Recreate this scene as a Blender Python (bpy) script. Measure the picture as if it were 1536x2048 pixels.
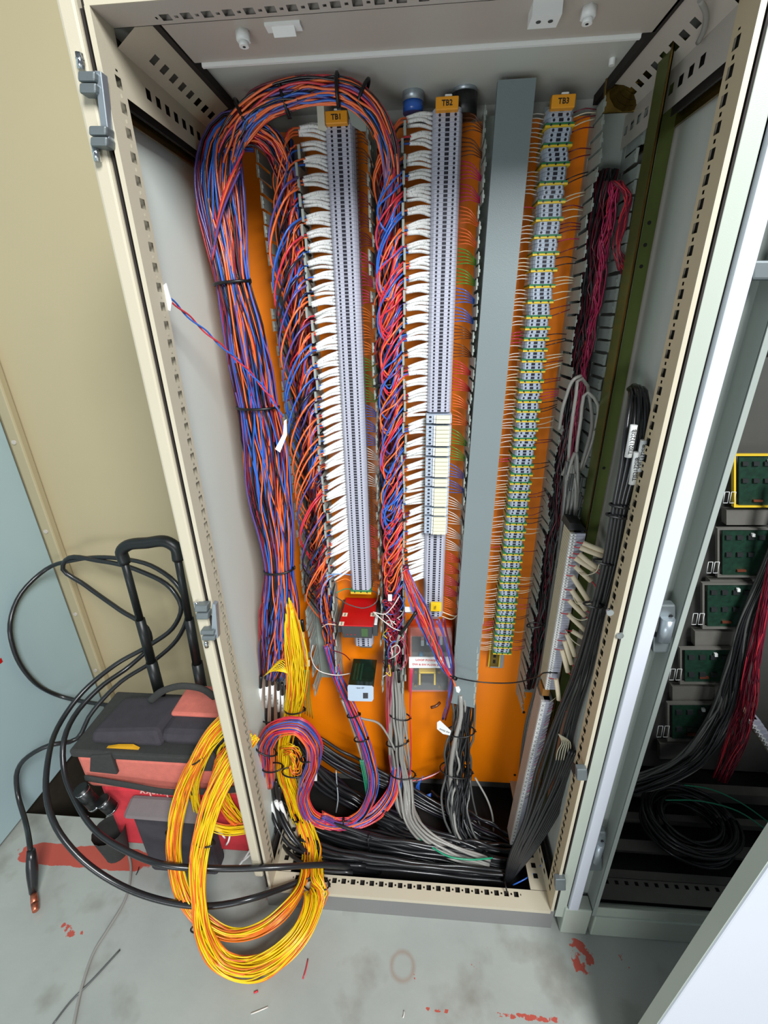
import bpy, math, random
import numpy as np
from mathutils import Matrix, Vector
random.seed(7); rng = np.random.default_rng(7)
for o in list(bpy.data.objects): bpy.data.objects.remove(o)
SC = bpy.context.scene; COL = SC.collection
# ---------------- camera, light, exposure
CP = np.array([0.3729, -0.6554, 1.369]); YAW, PIT, ROL, FPX = 0.0836, -0.408, 0.0209, 889.34
def _R():
    cy, sy = math.cos(YAW), math.sin(YAW); cp, sp = math.cos(PIT), math.sin(PIT); cr, sr = math.cos(ROL), math.sin(ROL)
    Rz = np.array([[cy,-sy,0],[sy,cy,0],[0,0,1]]); Rx = np.array([[1,0,0],[0,cp,-sp],[0,sp,cp]]); Ry = np.array([[cr,0,sr],[0,1,0],[-sr,0,cr]])
    return Rz @ Rx @ Ry
M = _R()
cd = bpy.data.cameras.new('camera'); cam = bpy.data.objects.new('camera', cd); COL.objects.link(cam)
cd.sensor_fit = 'HORIZONTAL'; cd.sensor_width = 36; cd.lens = 36*FPX/1536; cd.clip_start = .02; cd.clip_end = 50
mw = Matrix.Identity(4)
for i in range(3):
    mw[i][0], mw[i][1], mw[i][2], mw[i][3] = M[i,0], M[i,2], -M[i,1], CP[i]
cam.matrix_world = mw; SC.camera = cam
W = bpy.data.worlds.new('world'); SC.world = W; W.use_nodes = True
W.node_tree.nodes['Background'].inputs[0].default_value = (.80,.90,1,1); W.node_tree.nodes['Background'].inputs[1].default_value = .19
def area(name, loc, target, sx, sy, e, col=(1,1,1)):
    l = bpy.data.lights.new(name, 'AREA'); l.shape = 'RECTANGLE'; l.size = sx; l.size_y = sy; l.energy = e; l.color = col
    o = bpy.data.objects.new(name, l); COL.objects.link(o); o.location = loc
    o.rotation_euler = (Vector(target)-Vector(loc)).to_track_quat('-Z','Y').to_euler(); return o
area('window_light', (1.62,-2.5,3.3), (.25,.25,.4), 1.25, 1.35, 196, (.97,.99,1))
area('low_fill_light', (-.35,-2.1,.40), (.1,.2,1.5), .9, .6, 14, (.93,.97,1))  # unseen low light from the left, aimed up to brighten roof and lamp tray
SC.view_settings.view_transform = 'Standard'; SC.view_settings.look = 'None'; SC.view_settings.gamma = 1
SC.view_settings.use_curve_mapping = False; SC.view_settings.exposure = 0.0

def ray(x, y): return M @ np.array([(x-768)/FPX, 1, -(y-1024)/FPX])
def at(x, y, Y=None, X=None, Z=None):          # pixel of the photograph -> point on a real plane of the place
    v = ray(x, y); a, val = (1,Y) if Y is not None else (0,X) if X is not None else (2,Z)
    return CP + v*(val-CP[a])/v[a]
# ---------------- materials
def lin(c): return tuple(((v/255)/12.92 if v/255 <= .04045 else ((v/255+.055)/1.055)**2.4) for v in c)+(1,)
MATS = {}
def mat(name, c, rough=.5, metal=0, noise=0, nscale=30, bump=0, bscale=300, spec=.5, alpha=None, trans=0, coat=0, emit=None):
    if name in MATS: return MATS[name]
    m = bpy.data.materials.new(name); m.use_nodes = True; nt = m.node_tree; b = nt.nodes['Principled BSDF']
    b.inputs['Base Color'].default_value = lin(c); b.inputs['Roughness'].default_value = rough; b.inputs['Metallic'].default_value = metal
    b.inputs['Specular IOR Level'].default_value = spec; b.inputs['Transmission Weight'].default_value = trans; b.inputs['Coat Weight'].default_value = coat
    if alpha is not None: b.inputs['Alpha'].default_value = alpha
    if noise:
        tc = nt.nodes.new('ShaderNodeTexCoord'); n = nt.nodes.new('ShaderNodeTexNoise'); n.inputs['Scale'].default_value = nscale; n.inputs['Detail'].default_value = 4
        nt.links.new(tc.outputs['Object'], n.inputs['Vector'])
        mx = nt.nodes.new('ShaderNodeMix'); mx.data_type = 'RGBA'
        mx.inputs[6].default_value = lin([v*(1-noise) for v in c]); mx.inputs[7].default_value = lin([min(255,v*(1+noise)) for v in c])
        nt.links.new(n.outputs['Fac'], mx.inputs[0]); nt.links.new(mx.outputs[2], b.inputs['Base Color'])
    if bump:
        tc = nt.nodes.new('ShaderNodeTexCoord'); n = nt.nodes.new('ShaderNodeTexNoise'); n.inputs['Scale'].default_value = bscale
        bp = nt.nodes.new('ShaderNodeBump'); bp.inputs['Strength'].default_value = bump; bp.inputs['Distance'].default_value = .001
        nt.links.new(tc.outputs['Object'], n.inputs['Vector']); nt.links.new(n.outputs['Fac'], bp.inputs['Height']); nt.links.new(bp.outputs['Normal'], b.inputs['Normal'])
    MATS[name] = m; return m
cream = mat('cream_powder_coat', (202,193,170), .45, noise=.03, nscale=4, bump=.15, bscale=900)
creamwall = mat('cream_wall_paint', (180,166,132), .5, noise=.04, nscale=2, bump=.1, bscale=700)
greycoat = mat('pale_grey_coat', (182,190,178), .4, noise=.03, nscale=5, bump=.1, bscale=900)
greyin = mat('light_grey_coat', (204,207,200), .45, noise=.02, nscale=5, bump=.1, bscale=900)
taupe = mat('warm_grey_coat', (184,176,166), .42, noise=.02, nscale=5, bump=.1, bscale=900)
whitecoat = mat('white_coat', (212,216,226), .35, noise=.02, nscale=3, bump=.08, bscale=900)
bluegrey = mat('blue_grey_paint', (172,196,200), .4, noise=.04, nscale=2)
plinthm = mat('plinth_grey', (128,128,126), .5, noise=.05, nscale=6)
dark = mat('black_rubber', (14,14,14), .7, noise=.1)
dark_gap = mat('dark_gap_shade', (38,32,28), .8, noise=.1)  # near-black for the shade behind frame holes and in narrow gaps
orange = mat('orange_plate_paint', (250,134,6), .34, noise=.02, nscale=5)
ductm = mat('grey_duct_plastic', (158,167,160), .5, noise=.03)
lidm = mat('grey_lid_plastic', (124,135,137), .42, noise=.02, nscale=8, bump=.2, bscale=600)
tbm = mat('grey_terminal_plastic', (188,190,205), .5, noise=.03)
tbm2 = mat('grey_terminal_plastic_cool', (178,190,206), .5, noise=.03)
tbside = mat('beige_terminal_side', (196,186,160), .6, noise=.05)
tbdark = mat('terminal_opening', (24,24,40), .5)
tgreen = mat('terminal_green', (40,125,75), .5); tyel = mat('terminal_yellow', (232,196,50), .5)
relaym = mat('ivory_relay_plastic', (235,232,205), .45)
zinc = mat('zinc_metal', (165,175,182), .35, metal=.6, noise=.05)
zincd = mat('zinc_cast_dark', (120,128,130), .45, metal=.5, noise=.1)
chrome = mat('chrome', (215,218,222), .15, metal=1)
brass = mat('yellow_chromate', (112,92,44), .25, metal=.9, noise=.4, nscale=25)
olive = mat('olive_chromate', (110,122,66), .3, metal=.7, noise=.2, nscale=8)
orlab = mat('orange_tag_plastic', (240,160,30), .5)
ink = mat('black_ink', (25,25,28), .7); redink = mat('red_ink', (215,60,60), .7)
whitep = mat('white_plastic', (238,240,238), .4)
pcb = mat('shaded_green_board', (18,46,34), .5, noise=.5, nscale=90)  # board green darkened to stand for the shade inside the neighbour cabinet
redplast = mat('red_plastic', (196,14,20), .35); greenplast = mat('clear_dark_green_plastic', (14,34,22), .12, coat=.4, noise=.5, nscale=60)
bluewhite = mat('pale_blue_label', (190,208,226), .5)
dgrey = mat('charcoal_plastic', (62,64,66), .5)
clear = mat('clear_acrylic', (235,240,240), .05, alpha=.12, coat=.4)
fabp = mat('salmon_fabric', (206,112,98), .9, noise=.08, nscale=60, bump=.6, bscale=500)
fabr = mat('red_fabric', (205,52,62), .9, noise=.08, nscale=60, bump=.6, bscale=500)
fabk = mat('black_webbing', (52,52,50), .9, noise=.12, nscale=90, bump=.6, bscale=500)
fabd = mat('charcoal_fabric', (58,54,60), .85, noise=.12, nscale=50, bump=.6, bscale=400)
fabg = mat('grey_flap_fabric', (118,110,110), .85, noise=.05, nscale=30, bump=.5, bscale=500)
yelf = mat('yellow_trim', (220,160,20), .7)
blackm = mat('black_plastic', (22,24,24), .4, noise=.1)
ties = mat('black_nylon', (18,18,20), .35)
copper = mat('copper_lug', (190,110,85), .35, metal=.8, noise=.15, nscale=60)
ABC = {'blue':(48,104,200),'orange':(246,114,56),'red':(212,52,66),'violet':(98,78,150),'black':(26,20,30),'maroon':(110,24,46),'yellow':(245,208,16),
       'dorange':(235,120,30),'green':(70,150,50),'tgreen':(30,150,110),'white':(228,222,214),'brown':(96,50,24),'grey':(150,148,142),'dgrey':(84,86,84),'pink':(196,44,96),
       'coal':(30,31,33),'lblue':(130,170,225),'cream':(230,220,190),'peach':(235,200,180)}
WM = {k: mat('wire_'+k, v, .32 if k!='grey' else .45, coat=.25) for k, v in ABC.items()}
def sleeve_mat():
    m = mat('white_marker_sleeve', (240,242,240), .45); nt = m.node_tree; b = nt.nodes['Principled BSDF']
    tc = nt.nodes.new('ShaderNodeTexCoord'); mp = nt.nodes.new('ShaderNodeMapping'); mp.inputs['Scale'].default_value = (900,60,260)
    n = nt.nodes.new('ShaderNodeTexNoise'); n.inputs['Scale'].default_value = 1; r = nt.nodes.new('ShaderNodeValToRGB')
    r.color_ramp.elements[0].position = .30; r.color_ramp.elements[0].color = lin((150,152,158)); r.color_ramp.elements[1].position = .42; r.color_ramp.elements[1].color = lin((242,243,240))
    nt.links.new(tc.outputs['Object'], mp.inputs['Vector']); nt.links.new(mp.outputs[0], n.inputs['Vector']); nt.links.new(n.outputs['Fac'], r.inputs[0]); nt.links.new(r.outputs[0], b.inputs['Base Color'])
    return m
sleevem = sleeve_mat()
# ---------------- mesh helpers
class G:
    def __init__(s): s.v = []; s.f = []; s.m = []; s.mats = []; s.cur = 0; s.smooth = []
    def mat(s, m):
        if m not in s.mats: s.mats.append(m)
        s.cur = s.mats.index(m); return s
    def face(s, idx, sm=False): s.f.append(tuple(idx)); s.m.append(s.cur); s.smooth.append(sm)
    def quad(s, *ps):
        n = len(s.v); s.v += [tuple(p) for p in ps]; s.face(range(n, n+len(ps))); return s
    def hexa(s, c):   # 8 corners: bottom loop 0-3, top loop 4-7
        n = len(s.v); s.v += [tuple(p) for p in c]
        for f in ((3,2,1,0),(4,5,6,7),(0,1,5,4),(1,2,6,5),(2,3,7,6),(3,0,4,7)): s.face([n+i for i in f])
        return s
    def box(s, a, b):
        x0,y0,z0 = [min(a[i],b[i]) for i in range(3)]; x1,y1,z1 = [max(a[i],b[i]) for i in range(3)]
        return s.hexa([(x0,y0,z0),(x1,y0,z0),(x1,y1,z0),(x0,y1,z0),(x0,y0,z1),(x1,y0,z1),(x1,y1,z1),(x0,y1,z1)])
    def cyl(s, a, b, r, n=10, r2=None, cap=True):
        a, b = np.array(a,float), np.array(b,float); t = b-a; t /= np.linalg.norm(t)+1e-12
        u = np.cross(t, (0,0,1) if abs(t[2])<.9 else (1,0,0)); u /= np.linalg.norm(u); w = np.cross(t,u); r2 = r if r2 is None else r2
        k = len(s.v)
        for c, rr in ((a,r),(b,r2)):
            for i in range(n):
                q = 2*math.pi*i/n; s.v.append(tuple(c+rr*(math.cos(q)*u+math.sin(q)*w)))
        for i in range(n): j=(i+1)%n; s.face((k+i,k+j,k+n+j,k+n+i), True)
        if cap: s.face([k+i for i in range(n)][::-1]); s.face([k+n+i for i in range(n)])
        return s
    def tube(s, pts, r, n=6, ell=None):
        P = np.array(pts, float); T = np.gradient(P, axis=0); T /= np.linalg.norm(T,axis=1)[:,None]+1e-12
        ref = np.array([0,1,0.]); 
        k = len(s.v); m = len(P); R = np.full(m, r) if np.isscalar(r) else np.array(r)
        u = np.cross(T[0], ref); 
        if np.linalg.norm(u)<.1: u = np.cross(T[0], (1,0,0))
        u /= np.linalg.norm(u); us = []
        for i in range(m):
            u = u - T[i]*(u@T[i]); u /= np.linalg.norm(u)+1e-12; us.append(u)
        U = np.array(us); V = np.cross(T, U); e = 1 if ell is None else ell
        q = np.arange(n)*2*math.pi/n
        ring = P[:,None,:]+R[:,None,None]*(np.cos(q)[None,:,None]*U[:,None,:]+e*np.sin(q)[None,:,None]*V[:,None,:])
        s.v += [tuple(x) for x in ring.reshape(-1,3)]
        for i in range(m-1):
            a = k+i*n; 
            for j in range(n):
                jj=(j+1)%n; s.face((a+j,a+jj,a+n+jj,a+n+j), True)
        s.face([k+j for j in range(n)][::-1]); s.face([k+(m-1)*n+j for j in range(n)]); return s
    def mesh(s, name):
        me = bpy.data.meshes.new(name); me.from_pydata(s.v, [], s.f)
        for m in s.mats: me.materials.append(m)
        me.polygons.foreach_set('material_index', s.m); me.polygons.foreach_set('use_smooth', s.smooth); me.update(); return me
    def build(s, name, parent=None, bevel=0):
        return place(name, s.mesh(name), parent, bevel=bevel)
def place(name, me, parent=None, loc=(0,0,0), bevel=0):
    o = bpy.data.objects.new(name, me); COL.objects.link(o)
    L = Vector(loc)
    if parent:
        o.parent = parent; q = parent; off = Vector((0,0,0))
        while q: off += q.location; q = q.parent
        L = L-off
    o.location = L
    if bevel:
        b = o.modifiers.new('bevel','BEVEL'); b.width = bevel; b.segments = 2; b.limit_method = 'ANGLE'; b.harden_normals = False
    return o
def thing(name, loc, label, cat, group=None):
    o = bpy.data.objects.new(name, None); COL.objects.link(o); o.location = loc; o.empty_display_size = .02
    return tag(o, label, cat, group)
def tag(o, label, cat, group=None):
    o['label'] = label; o['category'] = cat
    if group: o['group'] = group
    return o
def struct(o): o['kind'] = 'structure'; return o
def catmull(P, n):
    P = np.array(P, float); d = np.r_[0, np.cumsum(np.linalg.norm(np.diff(P[:,:3],axis=0),axis=1)+1e-9)]
    t = np.linspace(0, d[-1], n); m = np.gradient(P, d, axis=0) if len(P)>2 else np.repeat([(P[1]-P[0])/d[1]],2,0)
    i = np.clip(np.searchsorted(d, t, side='right')-1, 0, len(P)-2); h = (d[i+1]-d[i])[:,None]; s = ((t-d[i])[:,None])/h
    return (2*s**3-3*s**2+1)*P[i]+(s**3-2*s**2+s)*h*m[i]+(-2*s**3+3*s**2)*P[i+1]+(s**3-s**2)*h*m[i+1]
def clampx(pts, X=-.864): return [q if at(q[0],q[1],Y=q[2])[0]>X else (q[0],q[1],float(at(q[0],q[1],X=X)[1])) for q in pts]
def pxp(path):   # [(px,py,Y,width_px)] -> world rows x,y,z,halfwidth
    out = []
    for q in path:
        p = at(q[0],q[1],Y=q[2]) if not isinstance(q[2],str) else at(q[0],q[1],Z=float(q[2])); dist = (M.T@(p-CP))[1]; out.append([*p, (q[3] if len(q)>3 else 0)*.5*dist/FPX])
    return np.array(out)
def wire(path, r, m, parent=None, name='wire', seg=24, n=6, px=True):
    P = pxp(path)[:,:3] if px else np.array(path,float)
    return G().mat(m).tube(catmull(P, seg), r, n).build(name, parent)
def pick(pal):
    k = list(pal); return k[rng.choice(len(k), p=np.array([pal[x] for x in k])/sum(pal.values()))]
def bundle(root, path, n, r, pal, seg=50, depth=.6, weave=.5, px=True, sides=5, name='wire', lo=0, hi=1, fray=0, turns=.5):
    C = catmull(pxp(path) if px else np.array(path,float), seg); P = C[:,:3]; HW = C[:,3]
    T = np.gradient(P,axis=0); T /= np.linalg.norm(T,axis=1)[:,None]; Ya = np.tile([0,1,0.],(seg,1))
    N = np.cross(T,Ya); N /= np.linalg.norm(N,axis=1)[:,None]+1e-9
    for i in range(1,seg):
        if N[i]@N[i-1] < 0: N[i] = -N[i]
    B = np.cross(N,T); 
    s = np.linspace(0,1,seg); objs = []
    for k in range(n):
        rr = math.sqrt(rng.random()); th = rng.random()*2*math.pi; ph = rng.random(4)*6.28; fr = rng.uniform(1.2,3.2,4)*turns*2
        a = rr*math.cos(th)+weave*(.28*np.sin(fr[0]*6.28*s+ph[0])+.14*np.sin(fr[1]*2*6.28*s+ph[1]))
        b = rr*math.sin(th)+weave*(.28*np.sin(fr[2]*6.28*s+ph[2])+.14*np.sin(fr[3]*2*6.28*s+ph[3]))
        q = np.maximum(1, np.sqrt(a*a+b*b)); a /= q; b /= q
        i0 = int(lo*seg) if not fray else int(rng.uniform(0,fray)*seg); i1 = int(hi*seg) if not fray else int((1-rng.uniform(0,fray))*seg)
        pts = P+N*(a*np.maximum(HW-r,0))[:,None]+B*(b*np.maximum(HW-r,0)*depth)[:,None]
        objs.append(G().mat(WM[pick(pal)]).tube(pts[i0:i1], r, sides).build(name, root))
    return objs
def tie_at(path_pt, ang_deg, parent, wpx, r=.0016, hd=.45):   # cable tie loop round a bundle at a pixel
    x,y,Y = path_pt; c = at(x,y,Y=Y); dist = (M.T@(c-CP))[1]; hw = wpx*.5*dist/FPX*.93; a = math.radians(ang_deg)
    u = np.array([math.cos(a),0,math.sin(a)]); pts = [c+u*hw*math.cos(q)+np.array([0,1,0])*hw*hd*1.1*math.sin(q) for q in np.linspace(0,2*math.pi,22)]
    g = G().mat(ties).tube(pts, r*1.25, 6); e = c+u*hw; g.box(e-.003, e+.003); g.cyl(e, e+np.array([.004,-.006,.004]), .0012, 5); return g.build('cable_tie', parent)
def boxpx(g, x0, y0, x1, y1, Y, dep):
    c = [at(x0,y1,Y=Y),at(x1,y1,Y=Y),at(x1,y0,Y=Y),at(x0,y0,Y=Y)]; d = np.array([0,dep,0])
    return g.hexa([c[0],c[1],c[1]+d,c[0]+d,c[3],c[2],c[2]+d,c[3]+d])
def polypx(g, pts, Y, dep, px=True):
    c = [at(x,y,Y=Y) for x,y in pts] if px else [np.array(p,float) for p in pts]; d = np.array([0,dep,0]); n = len(g.v); k = len(c)
    g.v += [tuple(p) for p in c]+[tuple(p+d) for p in c]; g.face(range(n,n+k)); g.face([n+k+i for i in range(k)][::-1])
    for i in range(k): j=(i+1)%k; g.face((n+j,n+i,n+k+i,n+k+j))
    return g
def text(s, center, size, m, parent=None, right=(1,0,0), up=(0,0,1), name='lettering', ext=.0002, bold=0):
    cu = bpy.data.curves.new('t','FONT'); cu.body = s; cu.size = size; cu.align_x = 'CENTER'; cu.align_y = 'CENTER'; cu.extrude = ext; cu.resolution_u = 2; cu.offset = bold
    o = bpy.data.objects.new('t', cu); COL.objects.link(o); dg = bpy.context.evaluated_depsgraph_get(); me = bpy.data.meshes.new_from_object(o.evaluated_get(dg)); bpy.data.objects.remove(o)
    r, u = Vector(right).normalized(), Vector(up).normalized(); n = r.cross(u).normalized(); u = n.cross(r)
    mm = Matrix(((r.x,u.x,n.x,center[0]),(r.y,u.y,n.y,center[1]),(r.z,u.z,n.z,center[2]),(0,0,0,1))); me.transform(mm); me.materials.clear(); me.materials.append(m)
    return place(name, me, parent)
def perf(g, O, U, V, length, width, vc, m, pitch=.025, s=.0118, start=.03, end=.03, small=True):
    O, U, V = [np.array(a,float) for a in (O,U,V)]; g.mat(m)
    def q(u0,u1,v0,v1): g.quad(O+U*u0+V*v0, O+U*u1+V*v0, O+U*u1+V*v1, O+U*u0+V*v1)
    a, b = vc-s/2, vc+s/2; q(0,length,0,a); q(0,length,b,width); n = int((length-start-end)/pitch); u = start; q(0,u,a,b); h = .0022
    for i in range(n):
        u0 = u+(pitch-s)/2; u1 = u0+s
        if small: q(u+h,u0,a,b); q(u,u+h,a,vc-h); q(u,u+h,vc+h,b); q(u1,u+pitch-h,a,b); q(u+pitch-h,u+pitch,a,vc-h); q(u+pitch-h,u+pitch,vc+h,b)
        else: q(u,u0,a,b); q(u1,u+pitch,a,b)
        u += pitch
    q(u,length,a,b); return g
# ================= constants
Wd, H, D, FL = .7168, 1.6974, .0421, -.088
PL = .34            # front of the mounting plate
TIP = .265          # front of duct fingers
# ---------------- floor and surroundings
def floor_mat():
    m = mat('grey_painted_floor', (168,172,166), .38); nt = m.node_tree; b = nt.nodes['Principled BSDF']; L = nt.links.new
    tc = nt.nodes.new('ShaderNodeTexCoord'); sep = nt.nodes.new('ShaderNodeSeparateXYZ'); L(tc.outputs['Object'], sep.inputs[0])
    def noise(sc, det=5):
        n = nt.nodes.new('ShaderNodeTexNoise'); n.inputs['Scale'].default_value = sc; n.inputs['Detail'].default_value = det; L(tc.outputs['Object'], n.inputs['Vector']); return n.outputs['Fac']
    def mth(op, a, b2=None, cl=False):
        n = nt.nodes.new('ShaderNodeMath'); n.operation = op; n.use_clamp = cl
        for i, x in enumerate((a,b2)):
            if x is None: continue
            if isinstance(x,(int,float)): n.inputs[i].default_value = x
            else: L(x, n.inputs[i])
        return n.outputs[0]
    def mix(f, a, c):
        n = nt.nodes.new('ShaderNodeMix'); n.data_type = 'RGBA'; L(f, n.inputs[0])
        for i, x in ((6,a),(7,c)):
            if isinstance(x, tuple): n.inputs[i].default_value = x
            else: L(x, n.inputs[i])
        return n.outputs[2]
    n1, n2, n3 = noise(5), noise(45), noise(14)
    col = mix(n1, lin((150,154,150)), lin((182,186,178)))
    st = mth('MULTIPLY', mth('SUBTRACT', noise(9,8), .56, True), 3, True); col = mix(st, col, lin((118,112,100)))
    def region(cx, cy, rx, ry, dens, sc):
        dx = mth('DIVIDE', mth('SUBTRACT', sep.outputs[0], cx), rx); dy = mth('DIVIDE', mth('SUBTRACT', sep.outputs[1], cy), ry)
        d = mth('ADD', mth('POWER', mth('ABSOLUTE',dx), 4), mth('POWER', mth('ABSOLUTE',dy), 4)); k = mth('SUBTRACT', 1, d, True)
        v = mth('ADD', mth('MULTIPLY', k, .5), noise(sc)); return mth('MULTIPLY', mth('SUBTRACT', v, 1.5-dens), 25, True)
    red = lin((186,84,70))
    p = [at(x,y,Z=FL) for x,y in ((180,1715),(60,1700),(1165,1915),(830,1955),(960,1930),(870,2020),(1060,2035),(140,1860),(1240,1920),(1000,1895))]
    for (c, rx, ry, dn, sc) in ((p[0],.24,.034,.80,14),(p[1],.07,.02,.6,30),(p[2],.04,.045,.60,40),(p[3],.03,.012,.44,110),(p[4],.06,.02,.38,90),(p[5],.05,.005,.5,120),(p[6],.10,.007,.58,80),(p[7],.06,.02,.46,60),(p[8],.03,.03,.40,90),(p[9],.08,.012,.38,90)):
        col = mix(region(c[0],c[1],rx,ry,dn,sc), col, red)
    c = at(805,1932,Z=FL); dx = mth('SUBTRACT', sep.outputs[0], float(c[0])); dy = mth('SUBTRACT', sep.outputs[1], float(c[1])); r = mth('SQRT', mth('ADD', mth('MULTIPLY',dx,dx), mth('MULTIPLY',dy,dy)))
    ring = mth('MULTIPLY', mth('SUBTRACT', mth('ADD', .006, mth('MULTIPLY', n2, .004)), mth('ABSOLUTE', mth('SUBTRACT', r, .027))), 110, True); col = mix(mth('MULTIPLY', ring, .6), col, lin((150,120,100)))
    L(col, b.inputs['Base Color']); rg = mth('ADD', mth('MULTIPLY', n3, .3), .25); L(rg, b.inputs['Roughness'])
    bp = nt.nodes.new('ShaderNodeBump'); bp.inputs['Strength'].default_value = .3; bp.inputs['Distance'].default_value = .002; L(n2, bp.inputs['Height']); L(bp.outputs[0], b.inputs['Normal']); return m
fm = floor_mat()
g = G().mat(fm); g.box((-.95,-3,FL-.03),(1.8,.195,FL)); g.box((-.62,.195,FL-.03),(1.8,.9,FL)); struct(g.build('floor'))
g = G().mat(mat('dark_pit', (46,38,26), .9, noise=.2)); g.box((-.95,.195,-.40),(-.62,.75,-.38)).box((-.96,-.9,-.40),(-.90,.75,-.07)).box((-.95,.64,-.40),(-.6,.66,-.05)); struct(g.build('trim_3'))
g = G().mat(creamwall); g.box((-.90,.60,-.09),(-.035,.63,2.3)); struct(g.build('wall_back'))
g = G().mat(creamwall); g.hexa([(-.875,.585,-.09),(-.825,.572,-.09),(-.825,.60,-.09),(-.875,.60,-.09),(-.875,.585,2.3),(-.825,.572,2.3),(-.825,.60,2.3),(-.875,.60,2.3)]); tr = struct(g.build('trim_1', bevel=.006))
for zz in (.16,.42,.75,1.05,1.35): G().mat(taupe).cyl((-.85,.58,zz),(-.85,.574,zz),.007,10).build('screw', tr)
# blue-grey door at the left, its lower edge just above the floor
t = thing('steel_door', (-.885,.1,FL), 'pale blue-grey steel door standing open at the far left edge', 'door')
g = G().mat(bluegrey); g.box((-.905,-.9,-.07),(-.877,.585,2.3)); g.build('door_leaf', t, .003)
g = G().mat(mat('panel_joint', (128,150,156), .5)); g.cyl((-.876,.02,.30),(-.876,.23,.30),.0015,5); g.build('panel_joint', t)
G().mat(redplast).hexa([(-.877,.30,.44),(-.877,.31,.44),(-.876,.31,.44),(-.876,.30,.44),(-.877,.302,.455),(-.877,.31,.455),(-.876,.31,.455),(-.876,.302,.455)]).build('paint_fleck', t)
# ---------------- the open cabinet
cab = thing('control_cabinet', (.36,.2,FL), 'tall cream steel cabinet standing open in the middle, orange plate inside', 'cabinet')
def post(side):
    x = 0 if side < 0 else Wd; s = side; g = G()
    perf(g, (x,0,0),(0,0,1),(0,1,0), H, D, .0289, cream if s<0 else mat('warm_lit_cream_coat',(204,186,152),.45,noise=.03,nscale=4), start=.03, end=.03)  # right post tinted tan, the mixed light put into its colour
    g.mat(cream).box((x,0,0),(x+s*.0065,-.0015,H)); g.mat(cream if s<0 else dark_gap).box((x+s*.005,.0015,0),(x+s*.0065,.0225 if s<0 else .04,H)); g.mat(cream)  # right flange coloured dark so the post holes read as shaded
    g.quad((x,D,0),(x,D,H),(x+s*.03,D,H),(x+s*.03,D,0))
    g.mat(dark_gap).box((x+s*.011,.002,0),(x+s*.014,D-.001,H)); o = g.build('frame_post', cab)  # dark sheet behind the holes stands for shade inside the post
post(-1); post(1)
g = G(); perf(g,(0,0,0),(1,0,0),(0,1,0),Wd,D,.0289,cream,start=.05,end=.05); g.mat(cream).box((0,-.0015,-.012),(Wd,0,0)); g.box((0,D-.001,-.03),(Wd,D,0)); g.mat(dark_gap).box((0,.001,-.015),(Wd,D-.002,-.012)); g.build('sill', cab)
g = G(); perf(g,(0,0,H),(1,0,0),(0,1,0),Wd,D,.0289,taupe,start=.06,end=.06); g.mat(cream).box((-.006,-.0015,H),(Wd+.006,0,H+.012)); g.mat(dark_gap).box((0,.001,H+.012),(Wd,D-.002,H+.015)); g.mat(taupe).box((0,D-.001,H),(Wd,D,H+.05)); g.build('top_beam', cab)
g = G().mat(plinthm).box((-.02,.004,FL),(Wd+.012,.010,-.0125)).box((-.02,.010,FL),(-.014,.38,-.0125)).box((Wd+.006,.010,FL),(Wd+.012,.38,-.0125)).box((-.014,.374,FL),(Wd+.006,.38,-.0125)); g.build('plinth', cab)
g = G().mat(cream).box((-.037,-.004,.055),(-.0145,.018,1.76)); g.build('side_strip', cab, .004)
g = G().mat(dark_gap).box((-.0145,.008,.04),(-.0065,.02,1.76)); g.build('dark_gap', cab)  # dark strip filling the gap beside the post in place of its shade
g = G().mat(mat('lit_side_coat',(218,226,218),.4,noise=.02,nscale=5)).box((-.038,.043,-.012),(-.035,.38,1.775)); g.build('side_panel', cab)  # lighter copy of the grey coat, light on this wall put into colour
g = G().mat(greyin).box((.745,.043,-.012),(.748,.38,1.775)); g.build('side_panel', cab)
g = G().mat(greyin).box((-.037,.043,1.718),(.745,.38,1.73)); g.build('roof_panel', cab)
g = G().mat(greyin).box((-.037,.375,-.012),(.745,.38,1.775)); g.build('back_panel', cab)
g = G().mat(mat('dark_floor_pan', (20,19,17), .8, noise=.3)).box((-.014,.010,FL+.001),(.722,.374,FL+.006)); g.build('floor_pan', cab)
g = G().mat(orange).box((.004,PL,-.01),(.713,PL+.003,1.684))
g.mat(dark)
for x in (.02,.69):
    for z in (.03,.3,.9,1.4,1.66): g.cyl((x,PL,z),(x,PL-.002,z),.004,8)
g.build('mounting_plate', cab)
for s,x in ((1,0),(-1,Wd)):     # upper and lower side rails
    g = G(); perf(g,(x,D,1.632),(0,1,0),(0,0,1),.31,.048,.024,cream if s>0 else taupe,start=.045,end=.01,small=False)
    perf(g,(x,D,1.680),(0,1,0),np.array([s*.045,0,.030])/math.hypot(.045,.030),.31,.050,.02,cream if s>0 else taupe,start=.045,end=.01,small=False)
    g.mat(dark_gap).box((x-s*.012,D,1.63),(x-s*.014,.36,1.70)); g.box((x+s*.042,D,1.704),(x+s*.050,.36,1.7175))  # shade of the rail holes and of the roof gap, as dark boxes
    g.mat(brass).box((x-s*.02,D,1.618),(x-s*.024,.36,1.632)); g.build('top_side_rail', cab)
    g = G(); perf(g,(x,D,.0),(0,1,0),(0,0,1),.31,.045,.024,cream,start=.02,end=.02,small=False); perf(g,(x,D,0),(0,1,0),(s,0,0),.31,.04,.02,cream,start=.02,end=.02,small=False); g.mat(dark_gap).box((x-s*.012,D,0),(x-s*.014,.36,.045)).box((x,D,-.014),(x+s*.04,.36,-.012)); g.build('bottom_side_rail', cab)
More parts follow.
